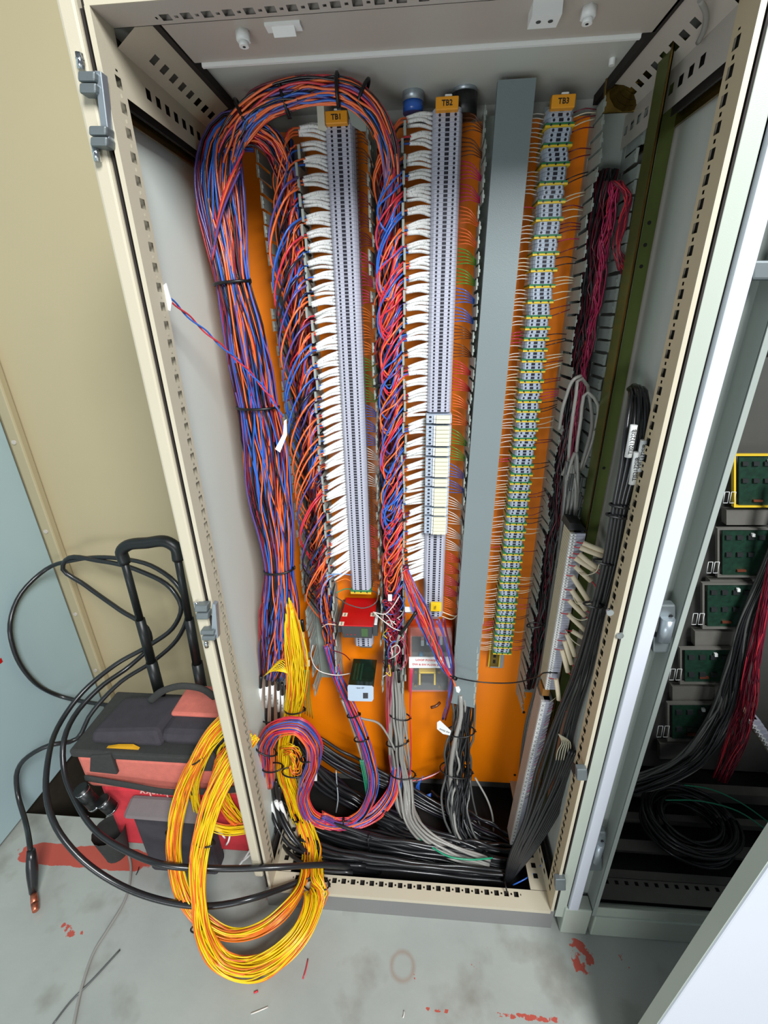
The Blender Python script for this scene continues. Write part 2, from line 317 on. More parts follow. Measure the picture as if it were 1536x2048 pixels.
# light fitting under the roof
lt = thing('cabinet_lamp', (.36,.1,1.71), 'warm grey lamp tray under the cabinet roof with switch and white rear strip', 'lamp')
g = G().mat(taupe).box((.052,.046,1.704),(.672,.146,1.7175)); g.build('lamp_housing', lt, .002)
g = G().mat(whitep).box((.062,.146,1.700),(.655,.151,1.712)); g.build('diffuser_strip', lt)
for (px,py) in ((485,62),(1178,14)):
    c = at(px,py,Z=1.704); g = G().mat(whitep).cyl(c,c-np.array([0,0,.010]),.009,6); g.cyl(c-np.array([0,0,.010]),c-np.array([0,0,.015]),.006,10); g.mat(ink).cyl(c-np.array([0,0,.015]),c-np.array([0,0,.0153]),.002,8); g.build('cable_gland', lt)
c = at(567,50,Z=1.704); g = G().mat(whitep).box(c+np.array([-.022,-.008,-.003]),c+np.array([.022,.008,0])); g.hexa([c+np.array(v) for v in ((-.014,-.005,-.003),(.014,-.005,-.003),(.014,.005,-.009),(-.014,.005,-.009),(-.014,-.005,-.002),(.014,-.005,-.002),(.014,.005,-.002),(-.014,.005,-.002))]); g.build('rocker_switch', lt)
c = at(1090,15,Z=1.704); g = G().mat(whitep).box(c+np.array([-.017,-.016,-.014]),c+np.array([.017,.010,0])); g.mat(dgrey).cyl(c+np.array([-.007,-.004,-.0145]),c+np.array([-.007,-.004,-.013]),.003,8).cyl(c+np.array([.007,-.004,-.0145]),c+np.array([.007,-.004,-.013]),.003,8); g.build('junction_block', lt)
for (px,py) in ((449,140),(1226,110)):
    c = at(px,py,Y=.24); g = G().mat(whitep).cyl(c+np.array([0,0,.012]),c-np.array([0,0,.012]),.0045,8); g.build('roof_stud', cab)
# yellow-chromate corner castings
for (px,py,sx) in ((425,195,1),(1262,170,-1)):
    c = at(px,py,Y=.30); g = G().mat(brass)
    n=10; ctr=[]; 
    for i in range(5):
        f=i/4; r=.034*(1-.55*f); g.cyl(c+np.array([0,-.03*f,0.002*f]), c+np.array([0,-.03*(f+.25),0.002*f]), r, 14, r2=.034*(1-.55*min(1,f+.25)), cap=(i==4))
    g.box(c+np.array([-.04,0,-.034]), c+np.array([.04,.006,.034])); g.build('corner_casting', cab, .002)
# hinge brackets on the left
for k,(a,b1,b2,p0,p1) in enumerate((((186,140,214,296),(154,140,190,186),(176,250,212,292),(158,106,163,140),(190,292,196,324)),((422,1208,430,1280),(388,1212,414,1240),(400,1262,428,1282),(391,1203,396,1214),(411,1282,414,1294)))):
    h = thing('hinge_bracket', at((a[0]+a[2])/2,(a[1]+a[3])/2,Y=-.01), ('upper' if k==0 else 'lower')+' zinc hinge bracket with bare pin on the left cabinet edge', 'hinge')
    g = G().mat(zinc); Yh = -.012
    polypx(g,[(a[0]+2,a[1]),(a[0]+16 if k==0 else a[0]+9,a[1]+2),(a[2]+6,a[3]-4),(a[2]-8,a[3])],Yh,.012); g.build('hinge_plate', h, .001)
    for q in (b1,b2):
        g = G().mat(zincd); m_=(q[1]+q[3])/2; boxpx(g,q[0],q[1],q[2],m_-1,Yh-.006,.018); boxpx(g,q[0]+3,m_+1,q[2]+2,q[3],Yh-.006,.018); g.build('knuckle', h, .0025)
    for q,e in ((p0,1),(p1,-1)):
        g = G().mat(chrome); A,B = at(q[0],q[1],Y=Yh+.003), at(q[2],q[3],Y=Yh+.003); g.cyl(A,B,.0042 if k==0 else .004,10); g.cyl(A+(B-A)*.35,A+(B-A)*.42,.0048,10); g.build('hinge_pin', h)
# small lock claws on the right jamb
for (x,y) in ((1122,1772),(1165,1552),(1238,1268),(1218,1222)):
    if y<1300: c=at(x,y,Y=0); G().mat(chrome).cyl(c,c+np.array([0,-.006,0]),.006,10).build('screw', cab); continue
    g = G().mat(zincd); boxpx(g,x-11,y-12,x+10,y+10,-.012,.014); g.build('door_catch', cab, .002)
g = G().mat(mat('dark_brown_flap',(48,30,26),.6)); polypx(g,[(1146,1524),(1160,1540),(1163,1562),(1156,1570),(1148,1556),(1143,1540)],.03,.002); g.build('rubber_flap', cab)
# ================= wiring ducts
def finger_mesh(side, tilt=0.0):      # tongue from the plate to the lip; side=+1 lip turned to +x
    g = G().mat(ductm); w = .0088; t = .0016; L = PL-TIP
    g.box((-t/2,-L,-w),(t/2,0,w)); g.box((-t/2-.0008,-L-.004,-w-.0008),(t/2+.0018*side,-L,w+.0008)); g.box((-t/2-.0014,-L-.001,-w*.3),(t/2+.0014,-L+.004,w*.3)); return g.mesh('finger')
FM = {s: finger_mesh(s) for s in (-1,1)}
def duct(x0, x1, z0, z1, label, lab2=None, pitch=.0225, skip=()):
    t = thing('wiring_duct', ((x0+x1)/2,PL,z0), label, 'duct', 'slotted wiring ducts on the orange plate')
    g = G().mat(ductm).box((x0,PL-.0025,z0),(x1,PL,z1)); 
    for x in (x0,x1): g.box((x-.0008,PL-.016,z0),(x+.0008,PL,z1))
    g.build('duct_base', t)
    for x,s in ((x0,-1),(x1,1)):
        z = z0+pitch/2
        while z < z1-.005:
            if (x,round(z,2)) not in skip and not (rng.random()<.015):
                o = place('finger', FM[s], t, (x,PL,z)); o.rotation_euler = (rng.normal(0,.01),0,rng.normal(0,.035))
            z += pitch
    return t
duct(.094,.160,.405,1.655,'open slotted grey wiring duct packed with orange and blue wires, leftmost')
duct(.284,.340,.43,1.665,'open slotted grey wiring duct between the first and second terminal strips')
duct(.476,.531,.40,1.69,'slotted grey wiring duct hidden beneath the long flat grey lid')
duct(.660,.722,.38,1.685,'slotted grey wiring duct at the right with dark red wires inside')
lidc = [at(996,160,Y=.256),at(1073,155,Y=.256),at(949,1416,Y=.262),at(902,1406,Y=.262)]
lid = thing('flat_cover_panel', lidc[3], 'long flat grey plastic cover running down between the relay strip and earth block strip', 'cover')
g = G().mat(lidm); polypx(g,lidc,None,.002,px=False); g.quad(lidc[0],lidc[3],lidc[3]+np.array([0,.012,0]),lidc[0]+np.array([0,.012,0])); g.build('lid_face', lid)
g=G().mat(ductm); polypx(g,[(694,216),(712,222),(742,248),(742,262),(722,262),(703,250)],.272,.002); pc=tag(g.build('duct_offcut'),'bent pale grey piece of duct wall beside the orange tag TB1','duct piece')
# ================= terminal strips
def block_mesh(body, w, p, depth=.048, holes=True, centre=tbdark, name='terminal_block'):
    g = G().mat(body); h = p*.94/2; x=w/2; c=.004
    prof = [(-x,0),(x,0),(x,-depth+.012),(x-.003,-depth+c),(x-c-.002,-depth),(-x+c+.002,-depth),(-x+.003,-depth+c),(-x,-depth+.012)]
    n = len(g.v); g.v += [(a,b,-h) for a,b in prof]+[(a,b,h) for a,b in prof]; k=len(prof)
    g.face(range(n,n+k)); g.face([n+k+i for i in range(k)][::-1])
    for i in range(k): j=(i+1)%k; g.face((n+j,n+i,n+k+i,n+k+j))
    g.mat(centre).box((-.0036,-depth-.0004,-h*.72),(.0036,-depth+.001,h*.72))
    if holes:
        g.mat(tbdark)
        for s in (-1,1): g.cyl((s*w*.26,-depth-.0003,0),(s*w*.26,-depth+.001,0),min(.0023,h*.72),8)
    g.mat(tbside).box((-x-.0004,-depth+.014,-h*.8),(-x+.001,-.006,h*.8)); return g.mesh(name)
def gy_mesh(w,p):
    g = G().mat(tgreen); h=p*.94/2; x=w/2; d=.047; g.box((-x,-d,0),(x,0,h)); g.mat(tyel).box((-x,-d-.001,-h),(x,0,0))
    g.mat(tbdark); 
    for a in (-.3,0,.3): g.cyl((a*w,-d-.0014,0),(a*w,-d,0),.0017,6)
    g.mat(chrome)
    for a in (-.3,.3): g.cyl((a*w+.001,-d-.0018,-h*.4),(a*w+.001,-d,-h*.4),.0011,6)
    return g.mesh('earth_terminal_block')
def strip_root(x, z0, z1, label):
    t = thing('terminal_strip', (x,PL,z0), label, 'terminal strip', 'terminal strips on the orange plate'); g = G().mat(zinc).box((x-.0175,PL-.008,z0-.03),(x+.0175,PL-.006,z1+.006)); g.build('din_rail', t); return t
YB = PL-.008
def tag_plate(t, x, z, s):
    z -= .010; g = G().mat(orlab).box((x-.0205,YB-.060,z),(x+.0165,YB-.046,z+.0175)); g.mat(whitep).box((x-.006,YB-.058,z+.017),(x+.006,YB-.050,z+.0210)); o = g.build('orange_tag', t, .0015); text(s,(x-.002,YB-.0604,z+.0085),.0105,ink,o,bold=.0002)
p1 = .0063; T1 = strip_root(.2315,.735,1.68,'first and leftmost tall grey terminal strip, orange tag TB1 on top'); b1 = block_mesh(tbm,.050,p1); z = 1.676; T1z=[]
while z > .745: place('terminal_block', b1, T1, (.2315,YB,z)); T1z.append(z); z -= p1
place('earth_terminal_block', gy_mesh(.052,.012), T1, (.2315,YB,z-.003)); tag_plate(T1,.2315,1.680,'TB1')
g = G().mat(mat('tape_paper',(235,232,215),.6)).hexa([(.196,YB-.05,1.668),(.210,YB-.062,1.668),(.212,YB-.04,1.668),(.196,YB-.02,1.668),(.196,YB-.05,1.70),(.210,YB-.062,1.70),(.212,YB-.04,1.70),(.196,YB-.02,1.70)]); g.build('paper_tab', T1)
p2 = .00655; T2 = strip_root(.4135,.66,1.69,'second tall grey terminal strip with ivory relays, orange tag TB2 on top'); b2 = block_mesh(tbm,.050,p2); T2z=[]
rl = G().mat(tbm2); rl.box((-.026,-.062,-.0055),(.026,0,.0055)); rl.mat(relaym).box((-.006,-.0685,-.0051),(.022,-.062,.0051)); rl.mat(whitep).box((-.0105,-.0655,-.0051),(-.0065,-.062,.0051)); rl.mat(tbdark).cyl((-.018,-.0623,0),(-.018,-.061,0),.0031,8); rl.mat(tbside).box((-.0268,-.045,-.005),(-.026,-.002,.005)); rlm = rl.mesh('relay_module')
zr0, zr1 = at(875,830,Y=.27)[2], at(875,1067,Y=.27)[2]
z = 1.684
while z > zr0+p2/2: place('terminal_block', b2, T2, (.4135,YB,z)); T2z.append(z); z -= p2
seq = [2,1,5,1,2,1,5,1,2,1,5,1,2,1,5]; tot = sum(q*.0117 if i%2==0 else q*p2 for i,q in enumerate(seq)); kz = (zr0-zr1)/tot; z = zr0
for i,q in enumerate(seq):
    for _ in range(q):
        pp = (.0117 if i%2==0 else p2)*kz; z -= pp/2; o = place('relay_module' if i%2==0 else 'terminal_block', rlm if i%2==0 else b2, T2, (.4135,YB,z)); o.scale = (1,1,kz if i%2==0 else 1); T2z.append(z); z -= pp/2
z -= p2/2
while z > .672: place('terminal_block', b2, T2, (.4135,YB,z)); T2z.append(z); z -= p2
tag_plate(T2,.4135,1.690,'TB2')
c = at(872,1215,Y=.262); g = G().mat(mat('yellow_tag_plastic',(250,205,20),.5)).box(c+np.array([-.013,0,-.012]),c+np.array([.013,.008,.012])); o=g.build('yellow_tag', T2, .001); text('TB2',c+np.array([-.003,-.0004,0]),.007,ink,o,right=(0,0,-1),up=(1,0,0))
T3 = strip_root(.5965,.50,1.69,'third tall terminal strip with green and yellow earth blocks, tag TB3 on top'); b3 = block_mesh(tbm2,.044,p2); gy = gy_mesh(.047,p2); z = 1.676; T3z=[]; k=0
while z > .575:
    for i in range(3 if z>1.375 else 2): place('terminal_block', b3, T3, (.5965+.0008*rng.normal(),YB,z)); T3z.append(z); z -= p2
    place('earth_terminal_block', gy, T3, (.5965,YB-.001,z)); T3z.append(z); z -= p2
tag_plate(T3,.5975,1.684,'TB3')
g = G().mat(brass); c0 = at(983,1365,Y=.335); g.box((.575,PL-.012,.478),(.600,PL-.01,.56)); g.mat(tyel).box((.572,PL-.014,.478),(.5745,PL-.004,.60)).box((.6,PL-.014,.478),(.6025,PL-.004,.60)); g.mat(dark)
for zz in (.49,.51,.53): g.box((.584,PL-.0125,zz),(.591,PL-.0118,zz+.012))
g.build('bare_rail', T3)
T4 = strip_root(.232,.555,.655,'short grey terminal strip between the red unit and the green box'); z=.655
while z>.567: place('terminal_block', b1, T4, (.232,YB,z)); z -= p1
# ================= sleeved wires at the left of TB1 and TB2
PALW = {'orange':32,'blue':17,'red':13,'violet':7,'black':20,'maroon':10}
def sleeves(root, zs, xr, xl, group_n, xin, dz0, dz1, skip=None):
    n = len(zs); i = 0
    while i < n:
        k = int(rng.integers(3,6)); grp = zs[i:i+k]; i += k
        f = (zs[0]-grp[0])/(zs[0]-zs[-1]+1e-9); dz = dz0+(dz1-dz0)*f; zc = np.mean(grp)+dz; xe = xl+rng.normal(0,.002)
        for j,z in enumerate(grp):
            zl = zc+(z-np.mean(grp))*.5+rng.normal(0,.0008); yl = .276+rng.uniform(-.004,.008); yr = .298
            A = np.array([xr,yr,z]); Bp = np.array([xe+rng.normal(0,.001),yl,zl]); mid = (A*.55+Bp*.45)+np.array([0,-.005,.0015+.002*abs(math.sin(j))])
            pts = catmull([A,mid,Bp],7); G().mat(sleevem).tube(pts,.0029,6,ell=1.1).build('marker_sleeve', root)
            m = WM[pick(PALW)]; xi = xin+rng.uniform(-.012,.016); drop = rng.uniform(.05,.10)
            W0 = [A+np.array([.004,0,0]),A] ; 
            pts = [Bp+np.array([.003,0,0.0]),Bp-np.array([.006,.004,.001]),np.array([xl-.017,.258,zl-.012]),np.array([(xl+xi)/2-.006,.248+rng.uniform(0,.012),zl-drop*.55]),np.array([xi,.262+rng.uniform(0,.02),zl-drop]),np.array([xi+rng.uniform(-.004,.012),.30,zl-drop-.05])]
            G().mat(m).tube(catmull(pts,14),.0016,5).build('wire', root)
hz = thing('sleeved_wire_harness', (.18,.28,.8), 'white sleeved wires fanned into the left side of the first terminal strip', 'wires')
sleeves(hz, [z for z in T1z if z>.80], .2065,.1665,4,.118,-.001,-.022)
hz = thing('sleeved_wire_harness', (.36,.28,.8), 'white sleeved wires fanned into the left side of the relay terminal strip', 'wires')
sleeves(hz, [z for z in T2z if z>.775], .3885,.3475,4,.300,-.004,-.006)
# thin wires fanning from the strips
def fans(root, zs, xa, xb, cols, r=.0009, size=9, dz=-.012, sub=5, ya=.30, yb=.30, p=1.0, spread=.25):
    for gi in range(0,len(zs),sub):
        grp = zs[gi:gi+sub]; c = cols[(gi//size)%len(cols)]; zc = np.mean(grp)+dz+rng.normal(0,.002)
        for z in grp:
            if rng.random()>p: continue
            zz = zc+(z-np.mean(grp))*spread; cc = c if isinstance(c,str) else c[rng.integers(len(c))]
            pts = [(xa,ya,z),(xa+(xb-xa)*.45,ya-.006,z+(zz-z)*.3+.002),(xb,yb,zz)]
            G().mat(WM[cc]).tube(catmull(pts,7),r,4).build('wire', root)
f1 = thing('field_wires', (.27,.3,.8), 'thin colour grouped wires leaving the right side of the first strip', 'wires')
fans(f1,T1z,.2575,.284,['brown','maroon','pink','dorange','green','blue','white','brown','red'],size=15)
f2 = thing('field_wires', (.455,.3,.8), 'thin colour grouped wires leaving the right side of the relay strip', 'wires')
fans(f2,T2z,.4395,.476,['brown','pink','orange','green','blue','brown','red','orange','green','blue','white','white','red','pink','orange','green','blue','white'],size=10,dz=-.014)
f3 = thing('field_wires', (.555,.3,.6), 'thin white wires between the flat grey lid and the earth block strip', 'wires')
fans(f3,T3z,.574,.534,['white','white',['white','pink'],'white','cream'],size=7,sub=3,dz=-.004,p=.8,spread=.5,r=.0008)
f4 = thing('field_wires', (.64,.3,.6), 'sparse thin cream and maroon wires right of the earth block strip', 'wires')
fans(f4,T3z,.619,.656,[['cream','maroon'],'maroon',['maroon','pink'],'black','cream'],size=4,sub=4,dz=.006,p=.42,spread=.6)
# ================= wires lying in the ducts
def wp(pts): return [tuple(q) for q in pts]
dl = thing('duct_wire_bundle', (.127,.3,.5), 'tangled orange, blue and maroon wires packed down the leftmost duct', 'wires')
bundle(dl,[(.128,.30,1.66,.02),(.128,.305,1.4,.026),(.128,.31,1.1,.026),(.128,.312,.8,.024),(.135,.31,.6,.02),(.15,.30,.45,.012)],70,.0017,PALW,px=False,seg=60,depth=.8,weave=.9,turns=1.6)
dm = thing('duct_wire_bundle', (.312,.3,.5), 'tangled blue, violet and orange wires packed in the duct left of the relay strip', 'wires')
bundle(dm,[(.312,.30,1.64,.02),(.312,.305,1.4,.022),(.312,.31,1.1,.022),(.312,.31,.85,.022)],60,.0017,PALW,px=False,seg=60,depth=.8,weave=.9,turns=1.6)
bundle(dm,[(.312,.30,.87,.02),(.312,.305,.7,.022),(.314,.305,.55,.022),(.314,.30,.43,.018)],60,.0013,{'maroon':30,'red':22,'pink':14,'black':22,'violet':6,'white':6},px=False,seg=50,depth=.8,weave=1,turns=2)
for k in range(46):    # hanging loops
    z = 1.60-k*.0165+rng.normal(0,.006); x0 = .336; xl = .292+rng.uniform(0,.008); d = rng.uniform(.06,.13); c = WM[pick({'blue':4,'orange':3,'red':3,'violet':2,'maroon':1,'dorange':.6})]
    pts = [(x0+.006,.268,z),(x0-.012,.246,z-.02),(xl,.244,z-d*.7),(xl+.004,.246,z-d),(xl+.014,.248,z-d-.012),(xl+.026,.254,z-d+.012),(xl+.034,.275,z-d+.05)]
    G().mat(c).tube(catmull(pts,22),.0017,6).build('wire', dm)
for (x,y,w) in ((768,770,46),(790,1040,40)): tie_at((x,y,.262),4,dm,w,hd=.4)
dr = thing('duct_wire_bundle', (.69,.3,1.0), 'dark red wires hanging in the right hand duct', 'wires')
bundle(dr,[(1225,362,.275,44),(1208,450,.28,40),(1188,600,.288,34),(1160,760,.29,26),(1135,950,.295,18),(1120,1060,.30,14)],20,.0012,{'red':4,'pink':4,'maroon':14},seg=50,weave=.9,turns=1.5)
for k in range(14):
    x=1242+rng.uniform(-8,10); wire([(1225+rng.uniform(-5,20),362,.26),(1250+rng.uniform(-5,14),395+rng.uniform(-8,8),.25),(x+4,440,.25),(x-6+rng.uniform(-6,6),500,.25),(x+rng.uniform(-4,14),540+rng.uniform(-18,10),.255)],.0012,WM['maroon' if k%3 else 'red'],dr,seg=14,n=5)
bundle(dr,[(.691,.315,1.60,.024),(.691,.318,1.2,.026),(.691,.318,.8,.026),(.691,.318,.42,.024)],46,.0022,{'coal':8,'maroon':4,'dgrey':1},px=False,seg=40,depth=.5,weave=.8,turns=1.5)
# ================= main wire loom on the left
loom = thing('wire_loom', at(480,800,Y=.22), 'thick loom of orange, blue and red wires down the left side, arching over the ducts', 'wire loom')
MP = [(505,262,.255,70),(470,262,.25,74),(446,290,.24,84),(438,340,.235,100),(440,400,.23,104),(450,470,.225,92),(464,560,.215,74),(485,650,.215,84),(503,740,.215,92),(515,812,.212,86),(528,900,.212,96),(540,1000,.212,92),(552,1070,.212,76),(558,1138,.21,62),(560,1220,.21,84),(556,1290,.21,80),(545,1352,.21,52)]
bundle(loom, MP, 165, .0018, PALW, seg=70, depth=.55, weave=.5, turns=.6)
AR = [(440,420,.24,50),(448,330,.235,60),(478,258,.225,60),(520,212,.215,58),(575,190,.21,54),(640,180,.21,50),(700,188,.215,50),(745,225,.225,46),(776,290,.245,42),(785,380,.268,34),(782,480,.29,30)]
bundle(loom, AR, 72, .0019, PALW, seg=56, depth=.6, weave=.55, turns=.8)
A2 = [(430,350,.24,40),(455,290,.235,50),(500,264,.235,46),(540,282,.245,50),(565,330,.26,46),(578,400,.27,42),(592,500,.28,36),(605,620,.29,30)]
bundle(loom, A2, 46, .0018, PALW, seg=44, depth=.6, weave=.6, turns=.8)
for k in range(4): wire([(485+rng.uniform(-10,25),300+k*14,.20),(450,380+k*10,.195),(425-k*1.0,520,.2)],.0018,WM[pick(PALW)],loom,seg=16)
for k in range(4): wire([(432-3*k,238+k*3,.27),(418-2*k,262,.25),(412-2*k,320+k*8,.24)],.0016,WM['yellow' if k%2 else 'orange'],loom,seg=12)
for (x,y,a,w,Y) in ((464,566,4,78,.215),(487,232,-65,62,.225),(569,198,-75,60,.215),(676,180,-90,56,.21),(726,188,-120,54,.22),(515,814,0,90,.21),(558,1138,6,66,.21)): tie_at((x,y,Y),a,loom,w,r=.0022,hd=.62)
for k in range(26):   # long arcs over the leftmost duct, from sleeves into the loom side
    z = 1.60-k*.03+rng.normal(0,.008); c = WM[pick({'orange':4,'blue':3,'black':1.5,'red':1.5,'violet':1})]
    pts = [(.160,.262,z),(.146,.242,z-.012),(.122,.232,z-.05),(.104,.236,z-.10),(.108,.262,z-.15),(.118,.29,z-.20)]
    G().mat(c).tube(catmull(pts,18),.0019,6).build('wire', loom)
# ---- black heat-shrunk cables with white labels below the loom
hs = thing('sleeved_cables', at(540,1400,Y=.20), 'row of black cables with white marker labels below the left wire loom', 'cables')
for k,(x,y0,lx) in enumerate(((522,1352,-4),(534,1348,-2),(545,1346,0),(556,1356,2),(564,1366,4),(572,1372,4))):
    wire([(x,y0,.20-.002*(k%2)),(x+lx*.5,y0+50,.20),(x+lx,1450,.205),(535+k*6,1520,.23)],.0042,WM['coal'],hs,'cable',seg=14,n=8)
    A=pxp([(x+lx*.2,y0+24,.1985),(x+lx*.6,y0+66,.1985)])[:,:3]; G().mat(whitep).cyl(A[0],A[1],.0043,8).build('label_sleeve',hs)
    c=(A[0]+A[1])/2+np.array([0,-.0049,0]); text('DW1178',c,.0045,ink,hs,right=(A[0]-A[1]),up=(-1,0,0))
wire([(515,1440,.19),(540,1445,.185),(562,1436,.19)],.002,ties,hs,'cable_tie',seg=8)
hs2 = thing('sleeved_cables', at(555,1600,Y=.14), 'black shrink sleeved cables with white labels beside the lower left post', 'cables')
for k,(x,y) in enumerate(((538,1560),(548,1556),(556,1560),(562,1572),(536,1585))):
    wire([(x-4,y,.17),(x,y+40,.16),(x+14+k*2,y+90,.13),(x+40+k*3,y+130,'.02'),(x+85,y+150,'.01'),(x+170,y+160,'0')],.0052,WM['coal'],hs2,'cable',seg=20,n=8)
    if k in(0,1,2,4): 
        A=pxp([(x+3+k*.6,y+45,.1545),(x+14+k*2,y+85,.1445)])[:,:3]; G().mat(whitep).cyl(A[0],A[1],.0060,8).build('label_sleeve',hs2)
# ================= yellow bundle and loops
YP = {'yellow':84,'dorange':10,'orange':6}
yb = thing('yellow_wire_bundle', at(590,1400,Y=.18), 'bundle of yellow wires coming down the left inside and over the sill', 'wires')
bundle(yb,[(577,1195,.20,10),(584,1250,.19,34),(592,1310,.185,48),(594,1370,.185,44),(584,1430,.185,36),(570,1490,.185,32),(572,1550,.18,36),(590,1600,.17,38),(606,1650,.15,40)],62,.0014,YP,seg=56,depth=.6,weave=.5,fray=.07)
for k in range(9): wire([(528+k*3.5,1352-k*4,.185),(545+k*3,1330-k*3+12,.18),(572+k,1345,.178),(588,1400,.18)],.0013,WM['yellow' if k<8 else 'dorange'],yb,seg=14,n=5)
bundle(yb,[(566,1500,.165,26),(585,1498,.155,28),(596,1515,.155,28),(590,1540,.155,22),(582,1530,.16,14)],18,.0013,{'yellow':7,'dorange':4},seg=24,depth=.7)
for (x,y,a,w,Y) in ((590,1420,8,44,.18),(604,1635,0,44,.155),(585,1545,-5,46,.155)): tie_at((x,y,Y),a,yb,w)
yl = thing('yellow_wire_coil', at(500,1900,Z=FL), 'large loops of yellow and orange wire hanging over the sill to the floor', 'wire coil')
L1 = [(604,1640,.15,36),(618,1700,.09,40),(607,1760,.02,44),(570,1820,-.05,44),(520,1858,-.09,40),(460,1868,-.10,42),(405,1840,-.09,50),(372,1800,-.07,44),(352,1740,-.04,34),(350,1660,-.01,34),(365,1590,.02,34),(395,1520,.035,34),(430,1462,.045,34),(475,1420,.06,36)]
bundle(yl,L1,38,.0015,{'yellow':60,'dorange':18,'orange':22},seg=80,depth=.5,weave=.6)
L2 = [(606,1640,.15,44),(630,1710,.08,50),(634,1780,.0,54),(612,1850,-.07,56),(560,1912,-.125,60),(495,1938,-.14,70),(440,1920,-.135,60),(408,1870,-.115,44),(396,1800,-.085,36),(395,1720,-.05,42),(408,1650,-.015,44),(432,1580,.01,48),(464,1520,.04,52),(500,1470,.06,46)]
bundle(yl,L2,64,.0015,YP,seg=86,depth=.5,weave=.6)
L3 = [(470,1440,.075,30),(430,1470,.07,34),(398,1530,.065,26),(392,1600,.065,22),(412,1645,.06,22),(450,1660,.06,30),(505,1655,.06,30)]
bundle(yl,L3,26,.0015,YP,seg=50,depth=.6,weave=.6)
L4 = [(480,1470,.08,30),(445,1520,.078,40),(440,1570,.078,30),(458,1620,.075,34),(490,1650,.075,34),(520,1660,.075,30)]
bundle(yl,L4,30,.0015,YP,seg=50,depth=.6,weave=.6)
for (x,y,a,w,Y) in ((394,1520,35,34,.035),(343,1665,2,26,0),(410,1685,0,40,-.03),(392,1858,10,24,-.11),(607,1702,0,44,.09),(633,1768,0,56,.01)): tie_at((x,y,Y),a,yl,w)
for (a,b) in (((372,1668),(350,1690)),((378,1672),(384,1660)),((435,1662),(450,1676)),((460,1668),(452,1690)),((500,1700),(470,1740)),((505,1705),(480,1725)),((345,1640),(330,1628))):
    wire([(*a,.08),((a[0]+b[0])/2+2,(a[1]+b[1])/2,.07),(*b,.07)],.0026,whitep,yl,'wire_end',seg=5)
# ================= coloured coil and U loop
cl = thing('coloured_wire_coil', at(580,1520,Y=.13), 'tied coil of red, blue and orange wires in front of the lower left corner', 'wire coil')
PC = {'red':28,'orange':26,'blue':18,'violet':12,'pink':10,'black':4}
bundle(cl,[(536,1568,.16,34),(534,1520,.15,36),(536,1480,.13,40),(560,1455,.12,40),(595,1452,.118,42),(622,1478,.122,40),(628,1520,.135,34),(614,1560,.15,30),(606,1600,.155,28),(622,1632,.15,32),(664,1648,.15,34),(712,1645,.16,34),(752,1625,.19,34),(785,1585,.23,28),(796,1530,.26,22)],44,.0018,PC,seg=80,depth=.7,weave=.5)
bundle(cl,[(642,1632,.15,30),(688,1648,.155,26),(722,1630,.165,26),(742,1595,.18,26),(748,1560,.19,26),(738,1510,.205,26),(718,1450,.225,28),(694,1395,.25,26),(672,1345,.27,22),(655,1290,.29,20)],30,.0018,PC,seg=60,depth=.7,weave=.4)
for (x,y,a,w,Y) in ((532,1500,-25,48,.13),(618,1516,15,40,.13),(707,1430,15,28,.225),(688,1648,90,34,.155),(722,1478,10,30,.21),(545,1535,10,46,.14)): tie_at((x,y,Y),a,cl,w)
wire([(684,1400,.24),(700,1440,.235),(722,1510,.215),(735,1560,.205),(745,1600,.2)],.0035,WM['grey'],cl,'cable',seg=14,n=8)
for k in range(3): wire([(720+k*3,1520,.2),(728+k*3,1560,.19),(734+k*2,1600,.19)],.0015,WM['tgreen'],cl,seg=8)
# ================= grey and black cable bundles at the bottom
gb = thing('grey_cable_bundle', at(795,1500,Y=.24), 'tied bundle of light grey cables dropping from the middle duct to the floor', 'cables')
bundle(gb,[(790,1330,.29,38),(792,1400,.275,40),(796,1480,.26,44),(806,1560,.25,46),(815,1620,'.04',46),(850,1672,'.02',48),(905,1702,'0',44),(975,1725,'-.03',34)],26,.0036,{'grey':10,'dgrey':1},seg=46,depth=.7,weave=.35,sides=8,name='cable')
for k in range(7): wire([(776+k*5 if k<3 else 814+k*2,1330,.27),(772+k*4 if k<3 else 820,1420,.262),(780 if k<3 else 822,1520,.25),(790+k*3,1650,.235)],.0014,WM['red' if k%2 else 'pink'],gb,seg=16)
for (x,y,a,w,Y) in ((794,1484,14,48,.252),(800,1432,-10,44,.262),(806,1548,0,52,.245),(812,1622,-10,52,.235),(860,1690,60,54,.22)): tie_at((x,y,Y),a,gb,w)
wire([(694,1424,.235),(720,1436,.235),(755,1445,.24),(775,1470,.24),(790,1500,.235)],.003,WM['grey'],gb,'cable',seg=16,n=8)
db = thing('dark_cable_bundle', at(925,1500,Y=.24), 'tied bundle of charcoal and grey cables hanging below the flat lid', 'cables')
bundle(db,[(928,1380,.285,50),(924,1440,.27,54),(918,1500,.255,60),(912,1560,.25,66),(912,1620,'.05',60),(925,1670,'0',56),(950,1712,'-.05',60)],42,.0034,{'coal':10,'dgrey':4,'grey':1.5},seg=44,depth=.6,weave=.5,sides=7,name='cable')
wire([(921,1390,.262),(922,1430,.25),(910,1480,.235),(902,1530,.232),(902,1590,.235)],.0062,WM['grey'],db,'cable',seg=18,n=10)
wire([(950,1555,.24),(975,1600,.22),(986,1640,.215),(982,1672,.22),(965,1680,.23)],.0028,WM['grey'],db,'cable',seg=18,n=8)
wire([(940,1560,.24),(948,1610,.23),(960,1650,.225),(972,1675,.22)],.0028,WM['dgrey'],db,'cable',seg=18,n=8)
for (x,y,a,w,Y) in ((922,1462,5,58,.25),(912,1540,-8,70,.245),(918,1632,0,62,.245)): tie_at((x,y,Y),a,db,w,hd=.5)
